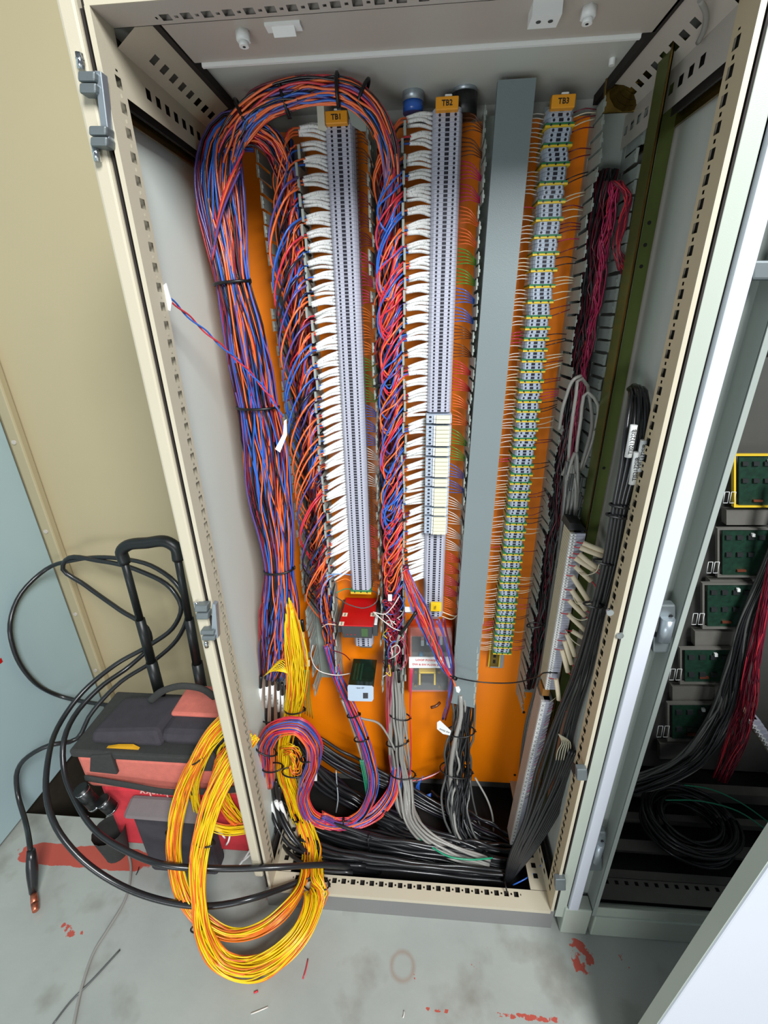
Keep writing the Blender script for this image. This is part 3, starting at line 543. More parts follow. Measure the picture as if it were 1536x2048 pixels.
bk = thing('black_cable_run', at(760,1650,Y=.2), 'mass of thick black cables sweeping across the cabinet floor', 'cables')
for (pth,n,r) in (([(585,1440,.30,30),(612,1470,.295,40),(660,1505,.285,50),(720,1540,.275,54),(780,1565,.265,46),(850,1605,.245,40),(940,1650,'-.02',34)],14,.0046),
                  ([(585,1480,.26,36),(610,1520,.245,46),(645,1560,.235,60),(710,1605,'.01',64),(780,1640,'0',64),(860,1672,'-.01',60),(960,1705,'-.03',50)],17,.0050),
                  ([(560,1600,'.05',40),(640,1655,'.01',60),(720,1682,'.0',66),(800,1698,'0',60),(900,1715,'-.02',56),(1010,1735,'-.05',50)],17,.0052),
                  ([(600,1680,'.01',40),(660,1708,'.005',46),(740,1722,'.005',46),(830,1734,'0',40),(930,1745,'-.02',40),(1020,1752,'-.04',40)],10,.0052),
                  ([(760,1650,'-.03',60),(840,1690,'-.03',80),(930,1700,'-.04',80),(1040,1715,'-.05',60)],16,.0046),
                  ([(640,1640,'-.05',60),(760,1690,'-.05',80),(880,1720,'-.06',80),(1030,1740,'-.06',60)],16,.0050),
                  ([(860,1600,'-.04',60),(930,1640,'-.04',70),(1010,1680,'-.05',60),(1080,1720,'-.05',40)],14,.0042)):
    bundle(bk,pth,n,r,{'coal':10,'black':2},seg=36,depth=.45,weave=.35,sides=8,name='cable')
for (x,y,a,w,Z) in ((628,1488,-60,44,'.16'),(675,1580,-65,56,'.05'),(742,1690,-80,60,'.005')): tie_at((x,y,float(at(x,y,Z=float(Z))[1])),a,bk,w,hd=.45)
wire([(672,1540,.245),(674,1570,.225),(676,1600,.20),(672,1625,.18)],.0022,zinc,bk,'strap',seg=8)
g = G().mat(whitep); boxpx(g,618,1545,634,1562,.19,.002); g.build('label_flag',bk)
gw = thing('earth_wire', at(900,1715,Y=.18), 'single green earth wire lying over the black cables near the sill', 'wire')
wire([(830,1672,'.02'),(860,1692,'.025'),(895,1712,'.025'),(940,1719,'.02'),(985,1716,'.01')],.0024,WM['tgreen'],gw,seg=20)
bw = thing('blue_wire_loop', at(850,1580,Y=.27), 'small loop of blue wires under the lower edge of the orange plate', 'wire')
for k in range(4): wire([(845,1555-k,.27),(832+k*2,1575,.262),(842+k,1592,.26),(862,1593-k*2,.262)],.0014,WM['blue'],bw,seg=14)
rw = thing('crossing_wires', at(860,1560,Y=.27), 'red and white wires crossing to the left of the dark cable bundle', 'wire')
for k,c in enumerate(('red','white','maroon')): wire([(905,1500+k*4,.3),(882,1540,.28),(850,1558-k*2,.27),(818,1562+k*2,.262)],.0015,WM[c],rw,seg=14)
# ================= devices on the plate
rd = thing('red_relay_unit', at(715,1240,Y=.24), 'red topped control unit with small green display below the first strip', 'relay')
Yf = .215; f = [at(686,1275,Y=Yf),at(744,1277,Y=Yf),at(744,1254,Y=Yf),at(682,1252,Y=Yf)]
g = G().mat(dgrey); bk_ = [np.array([p[0],PL-.01,p[2]]) for p in f]; g.hexa([f[0],f[1],bk_[1],bk_[0],f[3],f[2],bk_[2],bk_[3]]); g.build('housing', rd, .001)
zt = f[3][2]+.001; g = G().mat(redplast).box((f[3][0]-.005,Yf-.002,zt),(f[2][0]+.003,PL-.01,zt+.0035)); g.build('red_cover', rd, .001)
g = G().mat(dgrey).box((f[3][0]-.013,Yf+.02,f[0][2]),(f[3][0],PL-.01,zt-.004)); g.box((f[2][0],Yf+.01,f[0][2]),(f[2][0]+.012,PL-.01,zt-.004)); g.mat(whitep)
for i in range(4): g.box((f[2][0]+.004,Yf+.012+i*.010,zt-.006),(f[2][0]+.011,Yf+.018+i*.010,zt-.001))
g.build('terminal_shoulder', rd)
c=(f[1]+f[2])/2; g = G().mat(mat('green_display',(70,100,60),.3)).box((c[0]-.026,Yf-.0012,f[0][2]+.006),(c[0]-.010,Yf,f[2][2]-.005)); g.build('display', rd)
for i in range(3): G().mat(redplast).cyl((f[0][0]+.012+i*.009,Yf-.001,f[0][2]+.01),(f[0][0]+.012+i*.009,Yf,f[0][2]+.01),.0014,8).build('button', rd)
for (a,s) in (((690,1229),'OVER'),((683,1247),'LOOP'),((746,1229),'OPEN')):
    c = at(a[0],a[1],Z=zt+.004); g = G().mat(mat('cream_label',(236,224,196),.6)).box((c[0]-.006,c[1]-.007,zt+.0035),(c[0]+.006,c[1]+.007,zt+.0042)); o=g.build('label', rd); text(s,(c[0],c[1],zt+.0045),.0045,ink,o,right=(0,-1,0),up=(1,0,0))
gx = thing('green_relay_box', at(722,1380,Y=.2), 'dark green translucent relay box with pale blue front label', 'relay')
Yg=.205; q=[at(697,1401,Y=Yg),at(744,1402,Y=Yg),at(747,1374,Y=Yg),at(696,1371,Y=Yg)]; g=G().mat(greenplast); b_=[np.array([p[0],PL-.035,p[2]]) for p in q]; g.hexa([q[0],q[1],b_[1],b_[0],q[3],q[2],b_[2],b_[3]]); g.build('housing', gx, .0015)
zt2=q[3][2]; g=G().mat(mat('green_inner',(26,62,42),.3))
for i in range(3): g.box((q[0][0]+.010+i*.009,Yg+.02,zt2-.0005),(q[0][0]+.015+i*.009,PL-.055,zt2+.0012))
g.build('coil_cover', gx)
zc_=zt2; g=G().mat(bluewhite); polypx(g,[(700,1402),(744,1403),(747,1398),(747,1375),(744,1372),(697,1370),(695,1373),(696,1399)],Yg-.001,.001); lb=g.build('front_label', gx)
g=G().mat(dgrey); boxpx(g,726,1386,736,1397,Yg-.0015,.001); g.build('printed_square', lb); c=at(720,1376,Y=Yg-.0015); text('~Jun 07',c,.007,ink,lb)
# clear boxes
zt=.018
cb = thing('instrument_box', at(860,1330,Y=.27), 'clear covered box with red lettered white label on orange base', 'box')
Yc=.268; g=G().mat(mat('orange_red_base',(205,72,30),.4)); boxpx(g,816,1252,906,1384,Yc+.04,.03); g.build('base_plate', cb, .002)
g=G().mat(mat('dark_board',(40,42,44),.5,noise=.4,nscale=150)); boxpx(g,824,1275,896,1316,Yc+.034,.004); boxpx(g,824,1338,896,1380,Yc+.034,.004); g.build('circuit_board', cb)
g=G().mat(zinc)
for (x,y) in ((845,1286),(856,1284),(866,1286),(882,1284)): boxpx(g,x-3,y-5,x+3,y+6,Yc+.018,.014)
g.build('component', cb); g=G().mat(mat('cyan_cap',(30,120,160),.4)); c=at(842,1305,Y=Yc+.03); g.cyl(c,c-np.array([0,.018,0]),.006,12); g.build('blue_capacitor', cb)
g=G().mat(tyel); boxpx(g,838,1346,841,1370,Yc+.01,.02); boxpx(g,868,1346,871,1370,Yc+.01,.02); boxpx(g,838,1344,871,1347,Yc+.01,.02); g.mat(blackm); boxpx(g,842,1352,868,1362,Yc+.008,.02); g.mat(brass)
for (x,y) in ((831,1341),(878,1341),(831,1368),(878,1370)): c=at(x,y,Y=Yc+.03); g.cyl(c,c-np.array([0,.008,0]),.0045,10)
g.build('transformer', cb)
g=G().mat(clear); boxpx(g,820,1272,904,1322,Yc,.036); g.build('clear_cover', cb, .002); g=G().mat(clear); boxpx(g,820,1334,904,1384,Yc,.036); g.build('clear_cover', cb, .002)
g=G().mat(whitep); boxpx(g,818,1315,902,1336,Yc-.003,.003); lb=g.build('white_label', cb)
for s,y in (('LOOP POWER FOR',1321),('DW & SW FLOW SIGNAL',1330)): c=at(860,y,Y=Yc-.0035); text(s,c,.0088 if y<1325 else .0082,redink,lb,bold=.0001)
# loose loom crossing to the tie
cx = thing('crossing_wires', at(860,1250,Y=.23), 'orange, red and blue wires slanting across the second strip to a black tie', 'wires')
bundle(cx,[(806,1130,.285,16),(822,1175,.25,26),(845,1230,.225,34),(870,1290,.22,26),(892,1340,.225,14),(905,1358,.228,8)],16,.0016,{'orange':4,'red':3,'violet':3,'blue':3,'pink':2},seg=34,weave=.5)
bundle(cx,[(880,1240,.235,24),(896,1290,.235,14),(905,1340,.24,12),(898,1400,.25,12),(888,1440,.27,12)],6,.0015,{'blue':4,'violet':2,'maroon':3},seg=26)
wire([(905,1355,.226),(909,1368,.225),(914,1378,.225)],.002,WM['orange'],cx,seg=6)
g=G().mat(whitep); polypx(g,[(911,1374),(918,1373),(921,1380),(918,1386),(913,1384)],.222,.001); g.build('label_flag', cx)
bt = thing('long_cable_tie', at(990,1360,Y=.24), 'long black cable tie stretched across the lid to the right terminals', 'cable tie')
wire([(900,1352,.222),(912,1355,.222),(960,1364,.232),(1020,1366,.225),(1075,1354,.18),(1096,1345,.14),(1115,1346,.138)],.0017,ties,bt,'strap',seg=30); G().mat(ties).cyl(at(906,1354,Y=.221),at(913,1358,Y=.221),.005,8).build('tie_head',bt)
# loose wires over the middle duct
lw = thing('loose_wires', at(790,1290,Y=.25), 'jumble of thin white and red wires in front of the lower middle duct', 'wires')
for k in range(22):
    x0=770+rng.uniform(0,40); y0=1180+rng.uniform(0,150); c=pick({'red':5,'white':4,'pink':2,'maroon':3,'blue':1,'yellow':.6}); r_=rng.uniform(8,26)
    ph=rng.uniform(0,6); pts=[(min(818,max(766,x0+r_*math.cos(ph+q)*.8)),y0+q*12+r_*math.sin(ph+q),.245+.01*math.sin(q)) for q in np.linspace(0,3.6,6)]; wire(pts,.0011,WM[c],lw,seg=20,n=5)
for pts,c in (([(748,1225,.24),(765,1240,.235),(790,1258,.235),(802,1262,.24)],'white'),([(746,1224,.24),(770,1228,.235),(784,1215,.235),(800,1190,.25)],'white'),([(786,1312,.235),(784,1295,.232),(795,1290,.23),(800,1300,.23),(790,1312,.232),(778,1318,.24)],'white'),([(776,1318,.235),(778,1295,.235),(790,1282,.235),(796,1286,.24)],'blue'),
               ([(664,1300,.25),(690,1310,.27),(700,1320,.28)],'maroon'),([(772,1345,.235),(780,1352,.24),(778,1330,.235)],'yellow'),([(640,1168,.27),(652,1152,.26),(680,1148,.28),(704,1150,.3)],'lblue'),([(646,1250,.26),(642,1200,.25),(650,1165,.255),(668,1150,.27)],'lblue'),([(672,1164,.28),(690,1158,.29),(706,1164,.3)],'dorange'),([(672,1186,.27),(690,1178,.285),(706,1179,.3)],'tgreen'),([(672,1194,.27),(700,1210,.24),(730,1216,.235),(752,1205,.24),(755,1188,.27),(738,1180,.3)],'dgrey'),
               ([(626,1290,.25),(622,1310,.245),(636,1340,.24),(670,1350,.24),(706,1346,.27)],'white'),([(625,1290,.25),(624,1320,.247),(640,1342,.243),(670,1353,.242)],'maroon'),([(643,1250,.24),(652,1240,.235),(670,1246,.24),(684,1255,.25)],'maroon'),([(644,1254,.24),(656,1248,.235),(672,1250,.24)],'peach'),([(800,1222,.26),(840,1228,.28),(856,1226,.3)],'white'),([(882,1232,.3),(905,1238,.29),(918,1228,.29),(925,1236,.3)],'cream'),([(880,1222,.3),(912,1232,.29),(924,1216,.28)],'cream')):
    wire(pts,.0014 if c!='grey' else .003,WM[c],lw,seg=18,n=5)
G().mat(blackm).tube(catmull(pxp([(832,1224,.225),(815,1250,.225),(800,1268,.23)])[:,:3],8),.0042,8).build('black_sleeve', lw)
wire([(800,1268,.23),(792,1290,.24),(792,1340,.26)],.0035,WM['grey'],lw,'cable',seg=8,n=8)
for (a,b,c_,d_) in ((776,1189,784,1202),(810,1214,832,1224)): g=G().mat(whitep); boxpx(g,a,b,c_,d_,.238,.001); g.build('label_flag', lw)
for (x,y) in ((785,1330),(797,1352),(772,1322)): wire([(x,y-12,.24),(x+1,y+12,.24)],.0042,blackm,lw,'black_sleeve',seg=4,n=8)
g=G().mat(whitep); polypx(g,[(874,1445),(880,1441),(902,1462),(900,1471),(886,1468),(874,1458)],.235,.001); tg=tag(g.build('label_flag'),'white handwritten label flag beside the dark cable bundle','label'); text('PW22 3W',at(889,1462,Y=.2345),.007,ink,tg,right=(1,0,-.45),up=(.45,0,1))
wire([(880,1405,.26),(872,1412,.25),(862,1415,.25)],.004,WM['brown'],rw,seg=6)
for k in range(5): wire([(610+k*2,1340,.25),(607+k*3,1385,.245),(605+k*5,1425+k*3,.25)],.0011,WM['tgreen' if k%2 else 'green'],loom,seg=8,n=5)
wl = thing('clear_plug_lead', at(612,1290,Y=.22), 'loose clear plugged wires hanging at the right edge of the yellow bundle', 'wires')
for k in range(4): wire([(596+k*2,1240,.22),(602+k*2,1270,.215),(606+k,1300,.215),(614+k,1325,.215)],.001,WM['cream'],wl,seg=10,n=5)
wire([(604,1240,.212),(607,1262,.21)],.004,blackm,wl,'black_sleeve',seg=4,n=8); g=G().mat(whitep); boxpx(g,611,1322,619,1333,.214,.004); g.build('clear_plug', wl)
# twisted pair across the left side
tp = thing('twisted_pair', at(460,720,Y=.12), 'blue and red twisted pair strung from the left post across the loom', 'wire')
base=catmull(pxp([(338,596,.05),(372,628,.08),(430,680,.12),(500,745,.165),(545,800,.18),(565,835,.185)])[:,:3],60)
for k,c in enumerate(('blue','red')):
    q=np.linspace(0,26,60)+k*math.pi; G().mat(WM[c]).tube(base+np.c_[np.cos(q),np.sin(q),np.sin(q)]*.0016,.0015,6).build('wire', tp)
g=G().mat(whitep); polypx(g,[(322,574),(332,566),(343,604),(341,622),(332,618)],.042,.002); g.build('paper_tape', tp); g=G().mat(whitep); polypx(g,[(568,842),(573,838),(574,870),(560,905),(550,898),(566,868)],.18,.001); g.build('paper_tape', tp)
# ================= right side swing strips
def strip5(label, P0, P1, n, Y0, Y1, wpx0, wpx1, lower=False):
    t = thing('terminal_strip', at(P0[0],P0[1],Y=Y0), label, 'terminal strip')
    for k in range(n):
        f=(k+.5)/n; A=at(*P0,Y=Y0); B=at(*P1,Y=Y1); c=A+(B-A)*f; hz_=abs(A[2]-B[2])/n*.46; w=.021
        g=G().mat(tbside if not lower else taupe).box(c+np.array([-.006,.004,-hz_]),c+np.array([.016,.045,hz_])); g.mat(tbm).box(c+np.array([.002,-.0015,-hz_]),c+np.array([.022,.03,hz_])); g.mat(whitep).box(c+np.array([-.006,-.003,-hz_*.8]),c+np.array([.004,.004,hz_*.8]))
        if not lower or k%2: g.mat(ink).box(c+np.array([-.0028,-.0034,-hz_*.25]),c+np.array([.0002,-.003,hz_*.25]))
        g.mat(tbdark).box(c+np.array([.0215,.006,-hz_*.5]),c+np.array([.0225,.02,hz_*.5])); g.build('terminal_block', t)
    return t
t5 = strip5('beige terminal strip with white number tags at the right, above the lower one', (1148,1066),(1095,1378),62,.15,.155,30,22)
c=at(1150,1055,Y=.15); G().mat(blackm).hexa([c+np.array(v) for v in ((-.012,-.002,-.005),(.024,-.002,-.006),(.024,.045,-.006),(-.012,.045,-.005),(-.010,.004,.008),(.012,.004,.006),(.018,.045,.004),(-.010,.045,.010))]).build('end_cap', t5)
G().mat(mat('ochre_bracket',(160,110,50),.5)).box(at(1092,1384,Y=.16)+np.array([-.008,0,-.012]),at(1092,1384,Y=.16)+np.array([.008,.03,.01])).build('end_bracket', t5)
t6 = strip5('lower taupe terminal strip with tiny white tags running down to the floor', (1088,1402),(1024,1690),74,.155,.16,22,14,lower=True)
for k in range(30): 
    f=k/30; c=at(1100-52*f,1404+200*f,Y=.15); G().mat(WM[('cream','brown','maroon','pink')[k%4]]).tube(catmull([c,c+np.array([.01,.0,.012]),c+np.array([.02,.02,.004])],5),.0008,4).build('wire', t6)
lf = thing('labelled_leads', at(1180,1180,Y=.13), 'cream sleeved leads sticking out beside the right number tag strip', 'wires')
for (a,b,c_) in (((1166,1086),(1212,1104),'red'),((1158,1108),(1196,1138),'red'),((1150,1116),(1192,1142),'red'),((1150,1132),(1182,1162),'red'),((1145,1152),(1176,1200),'red'),((1143,1180),(1172,1220),'red'),((1138,1200),(1170,1232),'red'),((1136,1228),(1172,1262),'red'),((1144,1262),(1190,1288),'red'),((1134,1268),(1150,1312),'red'),((1129,1282),(1143,1328),'red'),((1124,1300),(1136,1344),'red'),((1112,1358),(1118,1400),'red'),((1160,1095),(1205,1112),'red')):
    A,B=pxp([(*a,.135),(*b,.125)])[:,:3]; G().mat(mat('cream_sleeve',(238,222,190),.5)).tube(catmull([A,(A+B)/2+np.array([0,-.002,0]),B],4),.0052,8,ell=.7).build('label_sleeve', lf)
    wire([(a[0]-14,a[1]-2,.15),(a[0]-4,a[1],.14),(*a,.135)],.0012,WM[c_],lf,seg=5,n=5); d=(b[0]-a[0],b[1]-a[1]); wire([(*b,.125),(b[0]+8,b[1]+8,.12),(b[0]+14,b[1]+24,.11)],.0014,WM[c_],lf,seg=6,n=5)
for pts in ([(1150,1135,.14),(1165,1150,.12),(1190,1145,.115),(1200,1125,.11)],[(1142,1180,.14),(1155,1208,.12),(1185,1205,.11),(1200,1190,.1)],[(1134,1225,.14),(1160,1240,.12),(1185,1235,.11)],[(1130,1260,.14),(1150,1285,.12),(1175,1296,.11),(1200,1290,.1)]): wire(pts,.0011,WM['cream'],lf,seg=14,n=5)
# olive chromate rail
orl = thing('mounting_rail', (.72,.2,.0), 'tall olive yellow chromate steel rail along the right inner side', 'rail')
g = G().mat(olive).box((.700,.150,.0),(.7015,.190,1.715)); g.box((.700,.190,.0),(.738,.192,1.715)); g.mat(brass).box((.698,.150,.0),(.7015,.153,1.72)); g.mat(chrome).box((.7165,.1895,.0),(.7178,.1902,1.715)); g.build('rail_profile', orl)
g=G().mat(dark)
for zz in (1.50,1.47,1.44,1.1,.8): g.cyl((.727,.1895,zz),(.727,.1902,zz),.003,8)
g.build('rail_holes', orl)
# grey cables right
gc = thing('grey_cable_bundle', at(1110,1200,Y=.22), 'light grey cables looping behind the right number tag strip', 'cables')
for k in range(16):
    o=rng.uniform(-1,1); wire([(1150+o*22,960+rng.uniform(-40,40),.20),(1130+o*14,1080,.21),(1110+o*12,1200,.215),(1090+o*10,1330,.22),(1060+o*12,1450,.235),(1045+o*10,1560,.25)],.0031,WM['dgrey' if k%3 else 'grey'],gc,'cable',seg=24,n=7)
for pts in ([(1118,860,.24),(1130,800,.22),(1150,757,.215),(1162,752,.22)],[(1135,1000,.22),(1140,880,.21),(1152,790,.205),(1158,755,.215),(1172,765,.22),(1178,790,.23),(1184,850,.22),(1172,900,.21),(1156,950,.21)],[(1148,1000,.21),(1160,850,.2),(1175,785,.2),(1192,800,.2),(1190,860,.21),(1164,940,.22)],[(1150,1020,.22),(1185,980,.21),(1196,920,.2),(1190,860,.2)],[(1125,950,.22),(1140,920,.21),(1150,960,.2),(1150,1030,.2)],[(1135,1050,.21),(1138,940,.2),(1150,905,.2),(1155,980,.2),(1150,1040,.2)]): wire(pts,.0033,WM['grey'],gc,'cable',seg=24,n=8)
tie_at((1070,1250,.21),10,gc,34); 
# black labelled cables on the right post
bl = thing('black_cable_bundle', at(1240,1000,Y=.05), 'black cables with white printed labels strapped to the right post', 'cables')
for k in range(8):
    o=(k-3.5)/3.5; j=lambda v: rng.uniform(-v,v)
    wire([(1258+k*3,770+abs(o)*8,.13),(1276+o*14,784+j(8),.09),(1274+o*21+j(3),860,.055+.02*(k%2)),(1260+o*17,930,.05+.02*(k%2)),(1241+o*13,1010,.05+.012*(k%2)),(1222+o*13,1120,.055+.012*(k%2)),(1196+o*12+j(3),1230,.07),(1166+o*14+j(5),1340,.10),(1136+o*20+j(8),1440,.115),(1105+o*30+j(8),1540,.115),(1066+o*24+j(8),1640,.10),(1030+o*12,1720,.085),(1014+o*4,1764,.07)],.0040,WM['coal'],bl,'cable',seg=60,n=8)
for (a,b,s) in (((1268,850),(1256,914),'TJ02132SIB'),((1274,904),(1264,968),'TJS2172SIB'),((1288,880),(1276,942),'TJ01172SIB')):
    A,B=pxp([(*a,.04),(*b,.04)])[:,:3]; G().mat(whitep).cyl(A,B,.0052,12).build('label_sleeve', bl); text(s,(A+B)/2+np.array([0,-.0055,0]),.0085,ink,bl,right=(A-B)*1.0,up=(-1,0,0))
for (x,y,w) in ((1244,1012,52),(1236,1032,50),(1208,1124,46),(1186,1210,40)): tie_at((x,y,.05 if y<1100 else .06),-8,bl,w)
for k in range(8):
    o=k/7; wire([(1140+40*o,1500+o*10,.10),(1125+30*o,1540,.11),(1090+30*o,1620,.12),(1050+20*o,1700,.10),(1012+6*o,1765,.07)],.0032,WM['coal'],bl,'cable',seg=22,n=7)
for k in range(6): wire([(1117,1468,.11),(1124+k*3,1482,.105),(1116+k*5,1500,.105),(1112+k*5,1520,.11)],.0012,WM['cream'],bl,seg=10,n=5)
for k in range(12): wire([(1150+rng.uniform(-5,15),1530,.16),(1130+rng.uniform(-12,12),1600,.16),(1120+rng.uniform(-12,12),1660,.15),(1095,1720,.14)],.0012,WM['maroon'],bl,seg=16,n=5)
wire([(1010,1762,.06),(1012,1775,.03),(1014,1785,.025)],.002,ties,bl,'cable_tie',seg=5)
bz = thing('blue_wire', at(1055,1755,Y=.06), 'short blue wire in the lower right corner of the cabinet', 'wire'); wire([(1026,1770,.06),(1050,1758,.07),(1072,1742,.09),(1090,1720,.11)],.0018,WM['blue'],bz,seg=10)
ft = thing('hose_fitting', at(825,200,Y=.31), 'round metal hose fitting with blue ring at the top of the middle duct', 'fitting'); c=at(826,205,Y=.31); G().mat(zinc).cyl(c,c+np.array([0,0,.02]),.018,16).cyl(c+np.array([0,0,.02]),c+np.array([0,0,.028]),.013,16).build('collar', ft); G().mat(WM['blue']).cyl(c-np.array([0,0,.015]),c,.017,16).build('blue_ring', ft)
ft = thing('hose_fitting', at(930,205,Y=.31), 'round black and metal hose fitting behind the relay strip top', 'fitting'); c=at(928,205,Y=.31); G().mat(blackm).cyl(c-np.array([0,0,.02]),c+np.array([0,0,.01]),.022,16).build('black_ring', ft); G().mat(zinc).cyl(c+np.array([0,0,.01]),c+np.array([0,0,.024]),.02,16).build('collar', ft)
wire([(1400,0,.05),(1412,30,.07),(1408,60,.09),(1396,85,.11)],.003,WM['grey'],lt,'lead',seg=12,n=7)
# ================= neighbouring cabinet
nbp2=mat('shaded_duct_grey',(104,102,96),.6,noise=.1);  # duct grey darkened, interior shade put into the colour
nb = thing('neighbour_cabinet', (1.1,.2,FL), 'second pale grey cabinet at the right, dark inside with circuit boards', 'cabinet')
g=G().mat(greycoat).box((.731,.002,-.03),(.7545,.02,1.78)); g.build('side_flange', nb, .001)
g=G().mat(whitecoat).box((.757,-.006,.02),(.780,.02,1.78)); g.build('front_frame', nb, .002)
g=G().mat(dark_gap).box((.780,.0,.0),(.783,.02,1.78)); g.box((.7545,.004,.0),(.757,.02,1.78)); g.build('dark_gap', nb)
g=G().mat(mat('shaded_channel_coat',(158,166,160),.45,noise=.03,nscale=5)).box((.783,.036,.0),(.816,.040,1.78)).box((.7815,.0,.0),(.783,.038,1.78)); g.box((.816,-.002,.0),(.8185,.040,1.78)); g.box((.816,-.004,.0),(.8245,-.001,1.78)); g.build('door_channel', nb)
g=G().mat(greycoat).box((.7500,-.004,FL),(.815,.03,.018)); g.build('corner_foot', nb, .003)
g=G().mat(greycoat).box((.825,-.004,FL),(1.55,.03,-.006)); g.build('plinth', nb, .003)
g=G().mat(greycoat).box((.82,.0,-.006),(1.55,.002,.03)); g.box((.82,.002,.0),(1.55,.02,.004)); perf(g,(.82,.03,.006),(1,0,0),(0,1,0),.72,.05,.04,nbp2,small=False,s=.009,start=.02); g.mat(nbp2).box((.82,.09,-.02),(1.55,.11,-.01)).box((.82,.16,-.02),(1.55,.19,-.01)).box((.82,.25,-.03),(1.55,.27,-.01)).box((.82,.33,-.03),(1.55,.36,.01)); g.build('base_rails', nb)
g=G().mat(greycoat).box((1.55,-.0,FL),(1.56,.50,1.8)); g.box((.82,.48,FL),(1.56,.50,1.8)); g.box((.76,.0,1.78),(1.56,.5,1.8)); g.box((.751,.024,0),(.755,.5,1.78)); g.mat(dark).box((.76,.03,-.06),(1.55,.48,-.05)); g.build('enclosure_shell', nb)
nbp=mat('shaded_backplate',(78,78,74),.5,noise=.05)  # plate colour darkened in place of the shade inside this cabinet
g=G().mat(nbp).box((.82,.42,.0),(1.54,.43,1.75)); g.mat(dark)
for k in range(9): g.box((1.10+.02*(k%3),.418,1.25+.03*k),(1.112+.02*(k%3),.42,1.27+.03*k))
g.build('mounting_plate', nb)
for (a,b,c_,d_,n_) in ((1478,912,1600,1012,1),(1445,1060,1580,1152,0),(1415,1170,1520,1255,0),(1370,1300,1480,1366,0),(1345,1410,1440,1480,0)):
    bd = G().mat(pcb); boxpx(bd,a,b,c_,d_,.38,.004); bd.mat(zinc)
    o=bd.build('circuit_board', nb)
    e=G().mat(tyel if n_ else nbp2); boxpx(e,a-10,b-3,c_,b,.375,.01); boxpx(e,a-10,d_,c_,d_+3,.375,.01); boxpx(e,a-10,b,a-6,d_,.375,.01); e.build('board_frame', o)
    e=G().mat(mat('ic_chip',(40,44,44),.5)); 
    for k in range(7): x=a+8+(k%4)*22; y=b+12+(k//4)*34; boxpx(e,x,y,x+12,y+8,.375,.005)
    e.mat(copper); boxpx(e,a+30,d_-12,a+48,d_-8,.375,.004); e.mat(whitep); boxpx(e,a+60,b+8,a+66,b+14,.372,.006); e.build('component', o)
    for k in range(2):
        e=G().mat(whitep); x=a-28+k*13; y=d_-28; 
        for (p0,p1) in (((x,y),(x+9,y)),((x+9,y),(x+5,y+22)),((x+5,y+22),(x-4,y+22)),((x-4,y+22),(x,y))): A,B=pxp([(*p0,.36),(*p1,.36)])[:,:3]; e.cyl(A,B,.0008,4)
        e.build('card_slot', nb)
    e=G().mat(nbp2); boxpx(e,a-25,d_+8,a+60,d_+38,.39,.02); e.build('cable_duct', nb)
for (x,y) in ((1480,1310),(1452,1015),(1490,760)): pass
for (y0,ys) in ((1240,0),(1690,1)):   # cast hinges
    h = thing('hinge_bracket', at(1330 if not ys else 1195,y0,Y=.0), ('cast zinc hinge in the right cabinet jamb, %s one' % ('lower' if ys else 'upper')), 'hinge'); x=(1330 if not ys else 1195); k=1 if not ys else .8
    g=G().mat(zincd); boxpx(g,x-14*k,y0-30*k,x+22*k,y0-2,.004,.016); boxpx(g,x-24*k,y0+34*k,x+12*k,y0+66*k,.004,.016); g.build('hinge_plate',h,.003)
    g=G().mat(zinc); A,B=pxp([(x+6,y0-4,.0),(x-4,y0+40*k,.0)])[:,:3]; g.cyl(A,B,.011*k,12); g.mat(dark); c=at(x+12*k,y0-8,Y=.003); g.cyl(c,c-np.array([0,.001,0]),.003,8); g.build('hinge_knuckle',h)
for (a,b,c_,d_) in ((1488,205,1560,330),(1505,520,1560,560)): g=G().mat(zincd); boxpx(g,a,b,c_,d_,.004,.016); tag(g.build('hinge_bracket',None,.003),'cast zinc bracket at the right jamb near the top edge' if b<400 else 'small zinc bracket at the far right below the top one','hinge')
nr = thing('red_wire_bundle', at(1480,1400,Y=.3), 'dark red wires descending inside the right cabinet', 'wires')
bundle(nr,[(1570,960,.34,20),(1530,1200,.33,20),(1505,1330,.32,30),(1490,1420,.31,40),(1465,1500,.30,40),(1440,1560,.28,30)],40,.0013,{'maroon':8,'red':1},seg=30,weave=1)
bundle(nr,[(1590,1000,.36,30),(1540,1130,.355,30),(1490,1250,.35,30),(1470,1340,.34,40),(1440,1440,.33,50),(1380,1520,.30,50),(1300,1560,.28,50),(1220,1580,.27,50)],34,.003,{'dgrey':6,'coal':6,'grey':2},seg=40,weave=.6,sides=6,name='cable')  # cable colours picked darker to imitate the shaded interior
ncoil = thing('black_cable_coil', at(1350,1640,Y=.2), 'coiled black cables lying on the floor of the right cabinet', 'cable coil')
for k in range(22):
    rr=1+rng.normal(0,.12); cx_,cy_=at(1375,1650,Z=0.03)[:2]; zz=.01+rng.uniform(0,.06); th=np.linspace(0,2*math.pi,34); ph=rng.uniform(0,6)
    pts=[(cx_+.098*rr*math.cos(t_),cy_+.085*rr*math.sin(t_),zz+.008*math.sin(2*t_+ph)) for t_ in th]; G().mat(WM['coal']).tube(pts,.0042,7).build('cable', ncoil)
ng = thing('earth_wire', at(1480,1600,Y=.2), 'two thin green wires curving through the right cabinet base', 'wire')
for pts in ([(1368,1570,.28),(1420,1578,.27),(1475,1602,.25),(1545,1650,.22)],[(1330,1600,.26),(1400,1602,.25),(1470,1620,.23),(1545,1668,.2)]): wire(pts,.002,WM['tgreen'],ng,seg=18)
nt_ = strip5('pale beige terminal row at the right edge inside the second cabinet',(1500,1440),(1570,1540),12,.30,.28,20,20)
